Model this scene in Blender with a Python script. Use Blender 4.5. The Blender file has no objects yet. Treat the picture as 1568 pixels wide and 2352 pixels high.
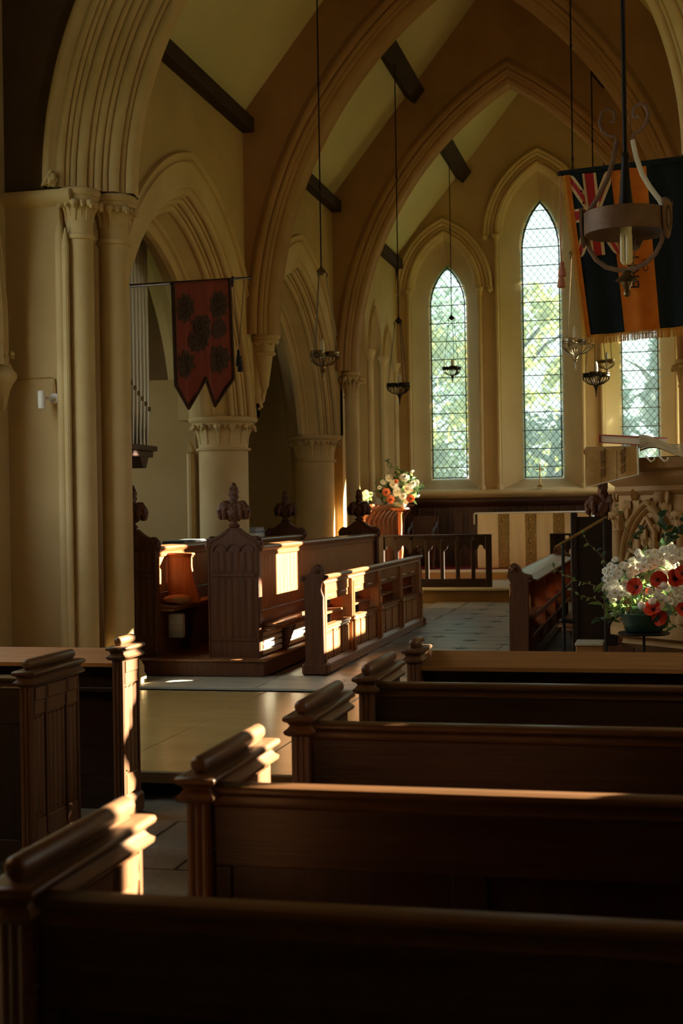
import bpy, bmesh, math, random
from mathutils import Vector, Matrix, noise
random.seed(7)
sc = bpy.context.scene
COL = sc.collection
pi = math.pi

# ------------------------------------------------------------------ camera
cam_d = bpy.data.cameras.new('camera'); cam = bpy.data.objects.new('camera', cam_d); COL.objects.link(cam)
right = Vector((0.97399174, 0.22605285, -0.0154981)); up = Vector((0.01461813, 0.00556628, 0.99987766)); fwd = Vector((-0.22611146, 0.97409914, -0.00211704))
cam.matrix_world = Matrix(((right.x, up.x, -fwd.x, 0), (right.y, up.y, -fwd.y, 0), (right.z, up.z, -fwd.z, 1.6), (0, 0, 0, 1)))
cam_d.sensor_fit = 'VERTICAL'; cam_d.sensor_height = 36.0; cam_d.lens = 36.0*3150/2352
cam_d.clip_start = 0.05; cam_d.clip_end = 300
cam_d.dof.use_dof = True; cam_d.dof.focus_distance = 9.0; cam_d.dof.aperture_fstop = 4.5
sc.camera = cam
# ------------------------------------------------------------------ exposure, world, sun
vs = sc.view_settings
vs.view_transform = 'Standard'; vs.look = 'None'; vs.exposure = 0.30; vs.gamma = 1.0; vs.use_curve_mapping = False
sc.render.film_transparent = False
cy = sc.cycles
cy.max_bounces = 9; cy.diffuse_bounces = 6; cy.glossy_bounces = 4; cy.transmission_bounces = 4; cy.transparent_max_bounces = 24
cy.sample_clamp_indirect = 6.0; cy.caustics_reflective = False; cy.caustics_refractive = False; cy.use_denoising = True
world = bpy.data.worlds.new('sky'); sc.world = world; world.use_nodes = True
wn = world.node_tree; wn.nodes.clear()
wo = wn.nodes.new('ShaderNodeOutputWorld'); wb = wn.nodes.new('ShaderNodeBackground'); wr = wn.nodes.new('ShaderNodeValToRGB')
wt = wn.nodes.new('ShaderNodeTexCoord'); wsx = wn.nodes.new('ShaderNodeSeparateXYZ')
wn.links.new(wt.outputs['Generated'], wsx.inputs[0]); wn.links.new(wsx.outputs['Z'], wr.inputs[0]); wn.links.new(wr.outputs[0], wb.inputs[0]); wn.links.new(wb.outputs[0], wo.inputs[0])
wr.color_ramp.elements[0].position = 0.0; wr.color_ramp.elements[0].color = (0.93, 0.97, 0.90, 1)
wr.color_ramp.elements[1].position = 0.6; wr.color_ramp.elements[1].color = (0.70, 0.88, 0.95, 1)
wb.inputs[1].default_value = 3.4
SUN_T = 0.62                       # northward travel : westward travel of the sun's rays
sun_d = bpy.data.lights.new('sun', 'SUN'); sun_d.energy = 60.0; sun_d.color = (1.0, 0.88, 0.66); sun_d.angle = math.radians(0.7)
sun = bpy.data.objects.new('sun', sun_d); COL.objects.link(sun)
az = math.atan(SUN_T); el = math.radians(20)
sd = Vector((math.cos(el)*math.cos(az), math.cos(el)*math.sin(az), math.sin(el)))
sun.rotation_euler = sd.to_track_quat('Z', 'Y').to_euler(); sun.location = sd*40

def portal(loc, n, w, h):
    d = bpy.data.lights.new('sky_portal', 'AREA'); d.shape = 'RECTANGLE'; d.size = w; d.size_y = h; d.cycles.is_portal = True
    o = bpy.data.objects.new('sky_portal', d); COL.objects.link(o); o.location = loc
    o.rotation_euler = (-Vector(n)).to_track_quat('Z', 'Y').to_euler()

# ------------------------------------------------------------------ materials
def newmat(name):
    m = bpy.data.materials.new(name); m.use_nodes = True; nt = m.node_tree; b = nt.nodes['Principled BSDF']
    return m, nt, b
def nd(nt, t, **k):
    n = nt.nodes.new(t)
    for a, v in k.items(): setattr(n, a, v)
    return n
def basic(name, col, rough=.6, metal=0, spec=.5):
    m, nt, b = newmat(name); b.inputs['Base Color'].default_value = (*col, 1); b.inputs['Roughness'].default_value = rough
    b.inputs['Metallic'].default_value = metal; b.inputs['Specular IOR Level'].default_value = spec
    return m
def mottled(name, c0, c1, scale=3., rough=.85, bump=.15, bscale=40., stretch=(1, 1, 1), metal=0, spec=.3, det=6.):
    m, nt, b = newmat(name)
    tc = nd(nt, 'ShaderNodeTexCoord'); mp = nd(nt, 'ShaderNodeMapping'); mp.inputs['Scale'].default_value = stretch
    nt.links.new(tc.outputs['Object'], mp.inputs[0])
    n1 = nd(nt, 'ShaderNodeTexNoise'); n1.inputs['Scale'].default_value = scale; n1.inputs['Detail'].default_value = det; n1.inputs['Roughness'].default_value = .6
    nt.links.new(mp.outputs[0], n1.inputs['Vector'])
    cr = nd(nt, 'ShaderNodeValToRGB'); cr.color_ramp.elements[0].position = .3; cr.color_ramp.elements[0].color = (*c0, 1); cr.color_ramp.elements[1].position = .72; cr.color_ramp.elements[1].color = (*c1, 1)
    nt.links.new(n1.outputs[0], cr.inputs[0]); nt.links.new(cr.outputs[0], b.inputs['Base Color'])
    n2 = nd(nt, 'ShaderNodeTexNoise'); n2.inputs['Scale'].default_value = bscale; n2.inputs['Detail'].default_value = 3
    nt.links.new(mp.outputs[0], n2.inputs['Vector'])
    bp = nd(nt, 'ShaderNodeBump'); bp.inputs['Strength'].default_value = bump; bp.inputs['Distance'].default_value = .01
    nt.links.new(n2.outputs[0], bp.inputs['Height']); nt.links.new(bp.outputs[0], b.inputs['Normal'])
    b.inputs['Roughness'].default_value = rough; b.inputs['Metallic'].default_value = metal; b.inputs['Specular IOR Level'].default_value = spec
    return m
def wood(name, c0, c1, axis='z', rough=.38, spec=.5, bump=.12):
    st = {'x': (1.2, 26, 26), 'y': (26, 1.2, 26), 'z': (26, 26, 1.2)}[axis]
    m = mottled(name, c0, c1, 1.6, rough, bump, 6., st, spec=spec, det=8.)
    return m
STONE = mottled('warm_limestone', (.57, .41, .19), (.71, .545, .285), 1.6, .85, .2, 60)
STONED = mottled('brown_arch_stone', (.36, .21, .085), (.47, .29, .13), 1.5, .85, .25, 50)
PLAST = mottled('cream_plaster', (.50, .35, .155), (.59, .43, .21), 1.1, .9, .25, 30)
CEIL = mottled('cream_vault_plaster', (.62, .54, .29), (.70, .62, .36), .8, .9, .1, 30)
BROWNPL = mottled('dark_brown_plaster', (.085, .055, .028), (.14, .09, .045), 1.5, .9, .2, 30)
DARKPL = mottled('dark_aisle_plaster', (.30, .21, .11), (.38, .27, .14), 1.2, .9, .1, 30)
FLAG = mottled('grey_flagstone', (.10, .085, .06), (.24, .20, .14), 2.2, .55, .7, 14)
TILE = mottled('worn_floor_tile', (.15, .155, .14), (.27, .265, .23), 2.5, .34, .3, 20)
TILED = mottled('dark_floor_tile', (.045, .045, .04), (.08, .08, .07), 5, .4, .2, 20)
PALEST = mottled('pale_step_stone', (.38, .36, .27), (.50, .47, .37), 3, .5, .2, 40)
PW, PD = (.030, .010, .0045), (.075, .026, .010)
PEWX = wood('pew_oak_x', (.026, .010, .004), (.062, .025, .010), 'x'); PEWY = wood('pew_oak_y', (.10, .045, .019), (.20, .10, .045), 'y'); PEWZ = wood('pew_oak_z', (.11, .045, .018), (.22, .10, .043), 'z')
PEWT = wood('highlit_top_rail_oak', (.06, .027, .011), (.14, .065, .027), 'x', .3)  # sun highlight along the top rails is put into this lighter colour
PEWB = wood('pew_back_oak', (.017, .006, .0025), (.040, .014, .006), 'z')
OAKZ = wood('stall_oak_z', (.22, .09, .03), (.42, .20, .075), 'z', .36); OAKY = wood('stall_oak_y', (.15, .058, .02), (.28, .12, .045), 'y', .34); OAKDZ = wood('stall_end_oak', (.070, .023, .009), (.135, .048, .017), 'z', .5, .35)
OAKR = wood('red_oak', (.30, .075, .018), (.48, .14, .035), 'z', .4)
DESK = wood('desk_oak', (.24, .105, .03), (.37, .175, .055), 'x', .5); DESKO = wood('orange_lit_desk_oak', (.40, .14, .03), (.60, .25, .07), 'x', .45)  # orange light on the left desk is put into its own oak colour
BLKW = wood('blackened_oak', (.010, .005, .003), (.026, .010, .006), 'x', .45, .35)
REDW = wood('dark_panelling_oak', (.035, .012, .007), (.08, .026, .013), 'z', .45)
BEAM = wood('dark_beam', (.030, .016, .008), (.06, .032, .016), 'y', .8, .2)
BOARD = mottled('pale_platform_board', (.44, .27, .08), (.54, .35, .12), 2.0, .24, .05, 30, (1, 3, 1), spec=.5)
BOARDE = mottled('board_edge', (.16, .09, .03), (.24, .14, .05), 2.0, .5, .1, 30)
IRON = basic('black_iron', (.012, .011, .010), .5, .6); BRONZE = mottled('old_brass', (.10, .07, .03), (.22, .16, .08), 14, .38, .1, 40, metal=.8)
RUST = mottled('brown_painted_iron', (.13, .075, .05), (.20, .125, .085), 9, .55, .2, 60, metal=.2)
PIPE = basic('organ_pipe_metal', (.62, .60, .52), .42, .35); BRASS = basic('gilt_brass', (.55, .36, .12), .3, .9)
WHITE = basic('white_paint', (.78, .76, .70), .5); GREYP = basic('grey_plastic', (.34, .39, .40), .5); DGREY = basic('dark_grey_plastic', (.05, .06, .07), .45)
BULB = basic('frosted_bulb', (.72, .66, .48), .25); CREAMP = basic('cream_enamel', (.60, .57, .46), .5)
LEAD = basic('lead_came', (.10, .11, .09), .6, .3)
REDC = mottled('faded_red_cloth', (.15, .028, .018), (.22, .045, .026), 9, .95, .4, 120, (1, 1, .2)); BLKC = mottled('dark_embroidery', (.028, .012, .008), (.085, .045, .022), 60, .95, .6, 120)
NAVY = mottled('navy_cloth', (.006, .011, .016), (.010, .018, .025), 20, .95, .2, 200); GOLD = mottled('orange_gold_cloth', (.50, .13, .010), (.60, .18, .016), 12, .9, .2, 200)
FRINGE = mottled('gold_fringe', (.52, .22, .03), (.72, .36, .07), 60, .9, .3, 200); FRED = basic('flag_red', (.38, .018, .02), .9); FWHITE = basic('flag_cream', (.62, .46, .25), .9)
PINK = basic('dusty_pink_tassel', (.45, .18, .13), .9); NAVYT = basic('navy_tassel', (.012, .015, .022), .9)
LINEN = mottled('white_linen', (.74, .70, .58), (.82, .79, .68), 10, .8, .2, 80); FRONT = mottled('cream_silk', (.78, .68, .46), (.88, .79, .56), 5, .6, .3, 30, (1, 1, .3))
PAPER = basic('page_edges', (.72, .66, .50), .8); REDBK = basic('red_book_cover', (.42, .05, .05), .5); CARPET = basic('red_carpet', (.30, .012, .015), .95)
TAN = mottled('tan_brocade', (.42, .25, .085), (.54, .34, .13), 30, .85, .3, 90); TANP = mottled('brown_brocade_pattern', (.13, .06, .02), (.30, .17, .06), 60, .9, .3, 100)
PULP = mottled('pulpit_stone', (.30, .165, .06), (.42, .25, .10), 2.5, .7, .3, 50)
GREEN = basic('green_glaze', (.02, .05, .035), .3); TEAL = basic('teal_bowl', (.20, .30, .26), .35)
PETW = basic('white_petal', (.86, .85, .76), .6); PETR = basic('red_petal', (.62, .045, .012), .55); PETO = basic('salmon_petal', (.75, .20, .09), .55); YEL = basic('flower_eye', (.40, .38, .06), .7); BLK = basic('black_eye', (.02, .01, .01), .6)
TWIG = basic('brown_twig', (.20, .13, .06), .7)
def leafmat(name, c0, c1, tr=.5, sc_=8.):
    m, nt, b = newmat(name); out = nt.nodes['Material Output']
    tc = nd(nt, 'ShaderNodeTexCoord'); n1 = nd(nt, 'ShaderNodeTexNoise'); n1.inputs['Scale'].default_value = sc_
    cr = nd(nt, 'ShaderNodeValToRGB'); cr.color_ramp.elements[0].position = .35; cr.color_ramp.elements[0].color = (*c0, 1); cr.color_ramp.elements[1].position = .65; cr.color_ramp.elements[1].color = (*c1, 1)
    nt.links.new(tc.outputs['Object'], n1.inputs['Vector']); nt.links.new(n1.outputs[0], cr.inputs[0]); nt.links.new(cr.outputs[0], b.inputs['Base Color'])
    t = nd(nt, 'ShaderNodeBsdfTranslucent'); nt.links.new(cr.outputs[0], t.inputs[0]); mx = nd(nt, 'ShaderNodeMixShader'); mx.inputs[0].default_value = tr
    nt.links.new(b.outputs[0], mx.inputs[1]); nt.links.new(t.outputs[0], mx.inputs[2]); nt.links.new(mx.outputs[0], out.inputs[0]); b.inputs['Roughness'].default_value = .45
    return m
LEAF = leafmat('dark_green_leaf', (.02, .05, .018), (.05, .10, .03), .25); LEAFL = leafmat('light_green_leaf', (.14, .22, .06), (.24, .32, .10), .4)
TREEY = leafmat('yellow_green_foliage', (.34, .38, .10), (.60, .58, .20), .5, .5); TREEG = leafmat('grey_green_foliage', (.13, .20, .15), (.24, .32, .22), .4, .4); TREED = leafmat('blue_green_conifer', (.035, .085, .085), (.08, .15, .14), .3, .6)
def panemat():
    m, nt, b = newmat('old_window_glass'); nt.nodes.remove(b); out = nt.nodes['Material Output']
    t = nd(nt, 'ShaderNodeBsdfTransparent'); t.inputs[0].default_value = (.34, .40, .40, 1)
    g = nd(nt, 'ShaderNodeBsdfGlossy'); g.inputs['Roughness'].default_value = .15; g.inputs[0].default_value = (.8, .85, .8, 1)
    mx = nd(nt, 'ShaderNodeMixShader'); mx.inputs[0].default_value = .05
    nt.links.new(t.outputs[0], mx.inputs[1]); nt.links.new(g.outputs[0], mx.inputs[2])
    tl = nd(nt, 'ShaderNodeBsdfTranslucent'); tl.inputs[0].default_value = (.75, .90, .85, 1); m2 = nd(nt, 'ShaderNodeMixShader'); m2.inputs[0].default_value = .24  # milky scatter puts the pale haze of the view into the panes
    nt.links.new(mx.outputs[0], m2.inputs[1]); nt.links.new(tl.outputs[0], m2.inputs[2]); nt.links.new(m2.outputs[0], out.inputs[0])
    return m
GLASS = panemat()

# ------------------------------------------------------------------ geometry helpers
class M:
    def __init__(s, mir=None, sharp=35):
        if mir in (50, 60, 80): mir, sharp = None, mir
        s.v = []; s.f = []; s.mir = mir; s.sharp = sharp
    def add(s, vs, fs):
        b = len(s.v); s.v += [tuple(p) for p in vs]; s.f += [tuple(i+b for i in f) for f in fs]; return s
    def quad(s, *p): return s.add(p, [tuple(range(len(p)))])
    def box(s, x0, x1, y0, y1, z0, z1, c=0):
        if x0 > x1: x0, x1 = x1, x0
        if y0 > y1: y0, y1 = y1, y0
        c = min(c, (x1-x0)*.45, (y1-y0)*.45, (z1-z0)*.45)
        if c <= 0:
            return s.add([(x0, y0, z0), (x1, y0, z0), (x1, y1, z0), (x0, y1, z0), (x0, y0, z1), (x1, y0, z1), (x1, y1, z1), (x0, y1, z1)],
                  [(0, 3, 2, 1), (4, 5, 6, 7), (0, 1, 5, 4), (1, 2, 6, 5), (2, 3, 7, 6), (3, 0, 4, 7)])
        V = []; idx = {}
        for ix, (X, sx) in enumerate(((x0, 1), (x1, -1))):
            for iy, (Y, sy) in enumerate(((y0, 1), (y1, -1))):
                for iz, (Z, sz) in enumerate(((z0, 1), (z1, -1))):
                    for k in range(3):
                        p = [X+sx*c, Y+sy*c, Z+sz*c]; p[k] = (X, Y, Z)[k]; idx[(ix, iy, iz, k)] = len(V); V.append(tuple(p))
        F = []
        for k in range(3):
            o = [a for a in range(3) if a != k]
            for e in (0, 1):
                f = []
                for a, b in ((0, 0), (1, 0), (1, 1), (0, 1)):
                    q = [0, 0, 0]; q[k] = e; q[o[0]] = a; q[o[1]] = b; f.append(idx[(*q, k)])
                F.append(tuple(f))
        for k in range(3):
            o = [a for a in range(3) if a != k]
            for a in (0, 1):
                for b in (0, 1):
                    q0 = [0, 0, 0]; q1 = [0, 0, 0]; q1[k] = 1
                    q0[o[0]] = q1[o[0]] = a; q0[o[1]] = q1[o[1]] = b
                    F.append((idx[(*q0, o[0])], idx[(*q1, o[0])], idx[(*q1, o[1])], idx[(*q0, o[1])]))
        for a in (0, 1):
            for b in (0, 1):
                for d in (0, 1): F.append(tuple(idx[(a, b, d, k)] for k in range(3)))
        return s.add(V, F)
    def prism(s, poly, axis, a0, a1):
        n = len(poly); mk = {'x': lambda p, a: (a, p[0], p[1]), 'y': lambda p, a: (p[0], a, p[1]), 'z': lambda p, a: (p[0], p[1], a)}[axis]
        return s.add([mk(p, a0) for p in poly]+[mk(p, a1) for p in poly], [tuple(range(n)), tuple(range(2*n-1, n-1, -1))]+[(i, (i+1) % n, (i+1) % n+n, i+n) for i in range(n)])
    def lathe(s, prof, c, n=24, a0=0, a1=2*pi, carve=None, sx=1, sy=1, cap=True):
        full = abs(a1-a0-2*pi) < 1e-6; m = n if full else n+1; V = []
        for j, (r, z) in enumerate(prof):
            for i in range(m):
                a = a0+(a1-a0)*i/n; rr = r*(1+(carve(a, j/(len(prof)-1)) if carve else 0)); V.append((c[0]+rr*math.cos(a)*sx, c[1]+rr*math.sin(a)*sy, c[2]+z))
        F = []
        for j in range(len(prof)-1):
            for i in range(n):
                k = (i+1) % m if full else i+1; F.append((j*m+i, j*m+k, (j+1)*m+k, (j+1)*m+i))
        if full and cap:
            F.append(tuple(range(m-1, -1, -1))); F.append(tuple((len(prof)-1)*m+i for i in range(m)))
        return s.add(V, F)
    def tube(s, path, r, n=8, carve=None, flat=1.0, cap=True, flatdir=None):
        P = [Vector(p) for p in path]; m = len(P); V = []; ref = Vector((0, 0, 1))
        t0 = (P[1]-P[0]).normalized()
        if flatdir: ref = Vector(flatdir)
        elif abs(t0.z) > .9: ref = Vector((1, 0, 0))
        for j in range(m):
            t = (P[min(j+1, m-1)]-P[max(j-1, 0)]).normalized(); a = t.cross(ref)
            if a.length < 1e-4: a = t.cross(Vector((0, 1, 0.1)))
            a.normalize(); b = a.cross(t).normalized()
            if not flatdir: ref = b
            rr = r[j] if isinstance(r, (list, tuple)) else r
            for i in range(n):
                q = 2*pi*i/n; k = rr*(1+(carve(q, j/(m-1)) if carve else 0)); V.append(P[j]+a*math.cos(q)*k+b*math.sin(q)*k*flat)
        F = [(j*n+i, j*n+(i+1) % n, (j+1)*n+(i+1) % n, (j+1)*n+i) for j in range(m-1) for i in range(n)]
        if cap: F += [tuple(range(n-1, -1, -1)), tuple((m-1)*n+i for i in range(n))]
        return s.add(V, F)
    def ctube(s, path, r, n=14, k=5, **kw):
        """tube through a rounded path"""
        P = [Vector(p) for p in path]; Q = []; W = []; m = len(P)
        for i in range(m-1):
            a, b, c, d = P[max(i-1, 0)], P[i], P[i+1], P[min(i+2, m-1)]
            for j in range(k):
                t = j/k; Q.append(.5*((2*b)+(c-a)*t+(2*a-5*b+4*c-d)*t*t+(3*b-a-3*c+d)*t**3)); W.append(r[i]+(r[i+1]-r[i])*t)
        Q.append(P[-1]); W.append(r[-1]); return s.tube(Q, W, n, **kw)
    def ell(s, c, rx, ry, rz, nu=12, nv=8, carve=None):
        V = []; F = []
        for j in range(1, nv):
            t = pi*j/nv
            for i in range(nu):
                a = 2*pi*i/nu; k = 1+(carve(a, t) if carve else 0); V.append((c[0]+rx*math.sin(t)*math.cos(a)*k, c[1]+ry*math.sin(t)*math.sin(a)*k, c[2]+rz*math.cos(t)*k))
        T = len(V); V += [(c[0], c[1], c[2]+rz), (c[0], c[1], c[2]-rz)]
        for j in range(nv-2):
            for i in range(nu): F.append((j*nu+i, (j+1)*nu+i, (j+1)*nu+(i+1) % nu, j*nu+(i+1) % nu))
        for i in range(nu): F.append((T, i, (i+1) % nu)); F.append((T+1, (nv-2)*nu+(i+1) % nu, (nv-2)*nu+i))
        return s.add(V, F)
    def grid(s, fn, nu, nv):
        V = [fn(i/nu, j/nv) for j in range(nv+1) for i in range(nu+1)]
        return s.add(V, [(j*(nu+1)+i, j*(nu+1)+i+1, (j+1)*(nu+1)+i+1, (j+1)*(nu+1)+i) for j in range(nv) for i in range(nu)])
    def reeds(s, o, u, v, n, w, h, k=3, d=.008, tip=.02, res=6):
        """vertical rounded folds with shaped ends on a face: o corner, u across, v up, n outward"""
        o, u, v, n = map(Vector, (o, u, v, n)); N = k*res
        for e in range(N):
            pa, pb = e/N, (e+1)/N; da, db = (.25+.75*abs(math.sin(pi*k*pa)))*d, (.25+.75*abs(math.sin(pi*k*pb)))*d
            ta, tb = tip*abs(math.sin(pi*k*pa)), tip*abs(math.sin(pi*k*pb))
            A0 = o+u*pa*w+v*(tip-ta); B0 = o+u*pb*w+v*(tip-tb); A1 = o+u*pa*w+v*(h-tip+ta); B1 = o+u*pb*w+v*(h-tip+tb)
            s.add([A0, B0, B0+n*db, A0+n*da, A1, B1, B1+n*db, A1+n*da], [(3, 2, 6, 7), (0, 1, 2, 3), (7, 6, 5, 4)])
        return s
    def build(s, name, mat, parent=None, label=None, kind=None, smooth=True):
        V = s.v
        if s.mir is not None: V = [(2*s.mir-x, y, z) for x, y, z in V]
        if parent is not None:
            L = parent.matrix_world.translation if parent.get('_loc') is None else Vector(parent['_loc'])
            V = [(x-L.x, y-L.y, z-L.z) for x, y, z in V]
        me = bpy.data.meshes.new(name); me.from_pydata([tuple(p) for p in V], [], s.f)
        bm = bmesh.new(); bm.from_mesh(me); bmesh.ops.recalc_face_normals(bm, faces=bm.faces); bm.to_mesh(me); bm.free()
        if smooth:
            me.polygons.foreach_set('use_smooth', [True]*len(me.polygons)); me.set_sharp_from_angle(angle=math.radians(s.sharp))
        me.materials.append(mat); o = bpy.data.objects.new(name, me); COL.objects.link(o)
        if parent is not None:
            o.parent = parent; o['_loc'] = list(parent['_loc']) if parent.get('_loc') is not None else [0, 0, 0]
        if label: o['label'] = label
        if kind: o['kind'] = kind
        return o
def tag(o, label, cat, group=None):
    o['label'] = label; o['category'] = cat
    if group: o['group'] = group
    return o
def thing(name, label, cat, loc=(0, 0, 0), group=None):
    o = bpy.data.objects.new(name, None); COL.objects.link(o); o.location = loc; o['_loc'] = list(loc); o.empty_display_size = .1
    return tag(o, label, cat, group)
def single(b, name, mat, label, cat, group=None, base=None):
    """a top-level thing that is one mesh, its origin at its base"""
    if b.mir is not None: b.v = [(2*b.mir-x, y, z) for x, y, z in b.v]; b.mir = None
    V = b.v; n = len(V)
    if base is None: base = (sum(p[0] for p in V)/n, sum(p[1] for p in V)/n, min(p[2] for p in V))
    b.v = [(x-base[0], y-base[1], z-base[2]) for x, y, z in V]
    o = b.build(name, mat); o.location = base; o['_loc'] = list(base); return tag(o, label, cat, group)
def copy_tree(o, dx, label=None, parent=None, group=None):
    c = o.copy(); COL.objects.link(c)
    if parent is not None: c.parent = parent
    else:
        c.location = Vector(o.location)+Vector(dx)
        if label: c['label'] = label
        if group: c['group'] = group
    for ch in list(o.children): copy_tree(ch, dx, None, c)
    return c

def arc_h(d, hw, R): return math.sqrt(max(0, R*R-(abs(d)+R-hw)**2))
def orders(B, c, hw, zs, R, prof, mp, n=28, halves=(-1, 1), zb=None, aend=None):
    """sweep a moulding profile [(offset outwards, depth)] round a pointed arch"""
    for sgn in halves:
        rows = []
        if zb is not None: rows.append([mp(c+sgn*(hw+o), d, zb) for o, d in prof])
        for j in range(n+1):
            row = []
            for o, d in prof:
                rr = R+o; a1 = math.acos(max(-1, min(1, (R-hw)/rr))); a = (a1 if aend is None else min(a1, aend))*j/n
                row.append(mp(c+sgn*(-(R-hw)+rr*math.cos(a)), d, zs+rr*math.sin(a)))
            rows.append(row)
        k = len(prof)
        B.add([p for r in rows for p in r], [(j*k+i, j*k+i+1, (j+1)*k+i+1, (j+1)*k+i) for j in range(len(rows)-1) for i in range(k-1)])
    return B
def mould(o0, d0, o1, d1, rolls, amp=.05, res=8):
    """profile from (o0,d0) to (o1,d1) made of rolls (bulging towards lower offset and depth)"""
    P = []; tot = sum(rolls); L = math.hypot(o1-o0, d1-d0); nx, ny = (d1-d0)/L, -(o1-o0)/L
    if nx*1+ny*1 > 0: nx, ny = -nx, -ny
    t = 0
    for w in rolls:
        for i in range(res+(1 if w is rolls[-1] else 0)):
            q = i/res; h = math.sqrt(max(0, 1-(2*q-1)**2))**.8*amp*abs(w)/max(rolls)
            P.append((o0+(o1-o0)*(t+q*w)/tot+nx*h, d0+(d1-d0)*(t+q*w)/tot+ny*h))
        t += w
    P.append((o1, d1)); return P

def wall(B, s0, s1, base, top, ops, d0, d1, mp, breaks=()):
    """slab wall from s0 to s1 with pointed openings: op = (c, (hw,sill,spring,R) at d0, same at d1)"""
    ops = sorted(ops, key=lambda o: o[0])
    for dd, fi in ((d0, 1), (d1, 2)):
        cur = s0
        for op in ops+[None]:
            e = op[0]-op[fi][0] if op else s1
            pts = sorted(set([cur, e]+[b for b in breaks if cur < b < e]))
            for a, b in zip(pts, pts[1:]):
                if b-a > 1e-5: B.quad(mp(a, dd, base), mp(b, dd, base), mp(b, dd, top(b)), mp(a, dd, top(a)))
            if not op: break
            hw, sill, zs, R = op[fi]; N = 24; us = [-math.cos(pi*i/N) for i in range(N+1)]
            for ua, ub in zip(us, us[1:]):
                a, b = op[0]+ua*hw, op[0]+ub*hw; ha, hb = zs+arc_h(ua*hw, hw, R), zs+arc_h(ub*hw, hw, R)
                if sill > base+1e-5: B.quad(mp(a, dd, base), mp(b, dd, base), mp(b, dd, sill), mp(a, dd, sill))
                B.quad(mp(a, dd, ha), mp(b, dd, hb), mp(b, dd, top(b)), mp(a, dd, top(a)))
            cur = op[0]+hw
    for op in ops:
        (h0, l0, z0, R0), (h1, l1, z1, R1) = op[1], op[2]; c = op[0]; N = 24; us = [-math.cos(pi*i/N) for i in range(N+1)]
        for ua, ub in zip(us, us[1:]):
            B.quad(mp(c+ua*h0, d0, z0+arc_h(ua*h0, h0, R0)), mp(c+ub*h0, d0, z0+arc_h(ub*h0, h0, R0)), mp(c+ub*h1, d1, z1+arc_h(ub*h1, h1, R1)), mp(c+ua*h1, d1, z1+arc_h(ua*h1, h1, R1)))
        if l0 > base+1e-4: B.quad(mp(c-h0, d0, l0), mp(c+h0, d0, l0), mp(c+h1, d1, l1), mp(c-h1, d1, l1))
        for sg in (-1, 1): B.quad(mp(c+sg*h0, d0, l0), mp(c+sg*h0, d0, z0), mp(c+sg*h1, d1, z1), mp(c+sg*h1, d1, l1))
    for e in (s0, s1): B.quad(mp(e, d0, base), mp(e, d1, base), mp(e, d1, top(e)), mp(e, d0, top(e)))
    pts = sorted(set([s0, s1]+[b for b in breaks if s0 < b < s1]))
    for a, b in zip(pts, pts[1:]): B.quad(mp(a, d0, top(a)), mp(b, d0, top(b)), mp(b, d1, top(b)), mp(a, d1, top(a)))
    return B
mx_ = lambda s, d, z: (s, d, z)      # wall along X
my_ = lambda s, d, z: (d, s, z)      # wall along Y
def Rof(hw, rise): return (hw*hw+rise*rise)/(2*hw)
def sl(c, w, z0, z1): return (c, (w/2, z0, z1-w*.8, Rof(w/2, w*.8)), (w/2, z0, z1-w*.8, Rof(w/2, w*.8)))
AX = -2.02                            # centre line of the chancel
XN, XS = -4.6, 0.56                   # chancel wall faces
RIDGE = 9.35; EAVE = 6.15
def roofz(x): return min(RIDGE, EAVE+(abs(AX-XN)-abs(x-AX))*(RIDGE-EAVE)/(AX-XN))

# ================================================================== THE SHELL
YA, YB = 10.4, 11.25                  # chancel arch wall
YE = 24.5                             # east wall face
FC = .17                              # chancel floor
FS = .38                              # sanctuary floor
# floors
B = M(); B.box(-5.3, 3.05, -3.1, 10.52, -.25, -.012); B.box(-8, XS+.2, 10.52, YE+.3, -.25, FC-.02)
floor = B.build('floor', FLAG, kind='structure', smooth=False)
rnd = random.Random(3)
def slab_pieces(parent, x0, x1, y0, y1, wx, wy, z, mat, name, th=.03, off=.5, gap=.0018, jit=.002):
    y = y0; r = 0; n = 0
    while y < y1-1e-3:
        yy = min(y1, y+wy); x = x0-(wx*off if r % 2 else 0)
        while x < x1-1e-3:
            a, b = max(x0, x), min(x1, x+wx)
            if b-a > .03:
                q = M(); q.box(a+gap, b-gap, y+gap, yy-gap, z-th, z+rnd.uniform(-jit, 0), .004); q.build(name, mat, parent, smooth=False)
            x += wx
        y = yy; r += 1
slab_pieces(floor, -2.76, -1.22, 1.2, 7.3, .62, .46, .0, FLAG, 'flagstone', jit=.008, gap=.006)
slab_pieces(floor, -4.45, .5, 10.62, 11.42, 1.25, .27, FC, PALEST, 'stone_slab', jit=.003)
slab_pieces(floor, -2.82, -1.2, 11.42, 20.62, .405, .405, FC, TILE, 'floor_tile', off=0, jit=.003)
for i in range(1, 4):
    for j in range(1, 23):
        if (i+j) % 2: continue
        x, y = -2.82+.405*i, 11.42+.405*j; q = M(); q.prism([(x-.075, y), (x, y-.075), (x+.075, y), (x, y+.075)], 'z', FC-.006, FC+.002); q.build('dark_inset_tile', TILED, floor, smooth=False)
slab_pieces(floor, -3.3, -2.82, 11.42, 20.6, .46, .6, FC, TILE, 'floor_tile', jit=.003)
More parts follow.
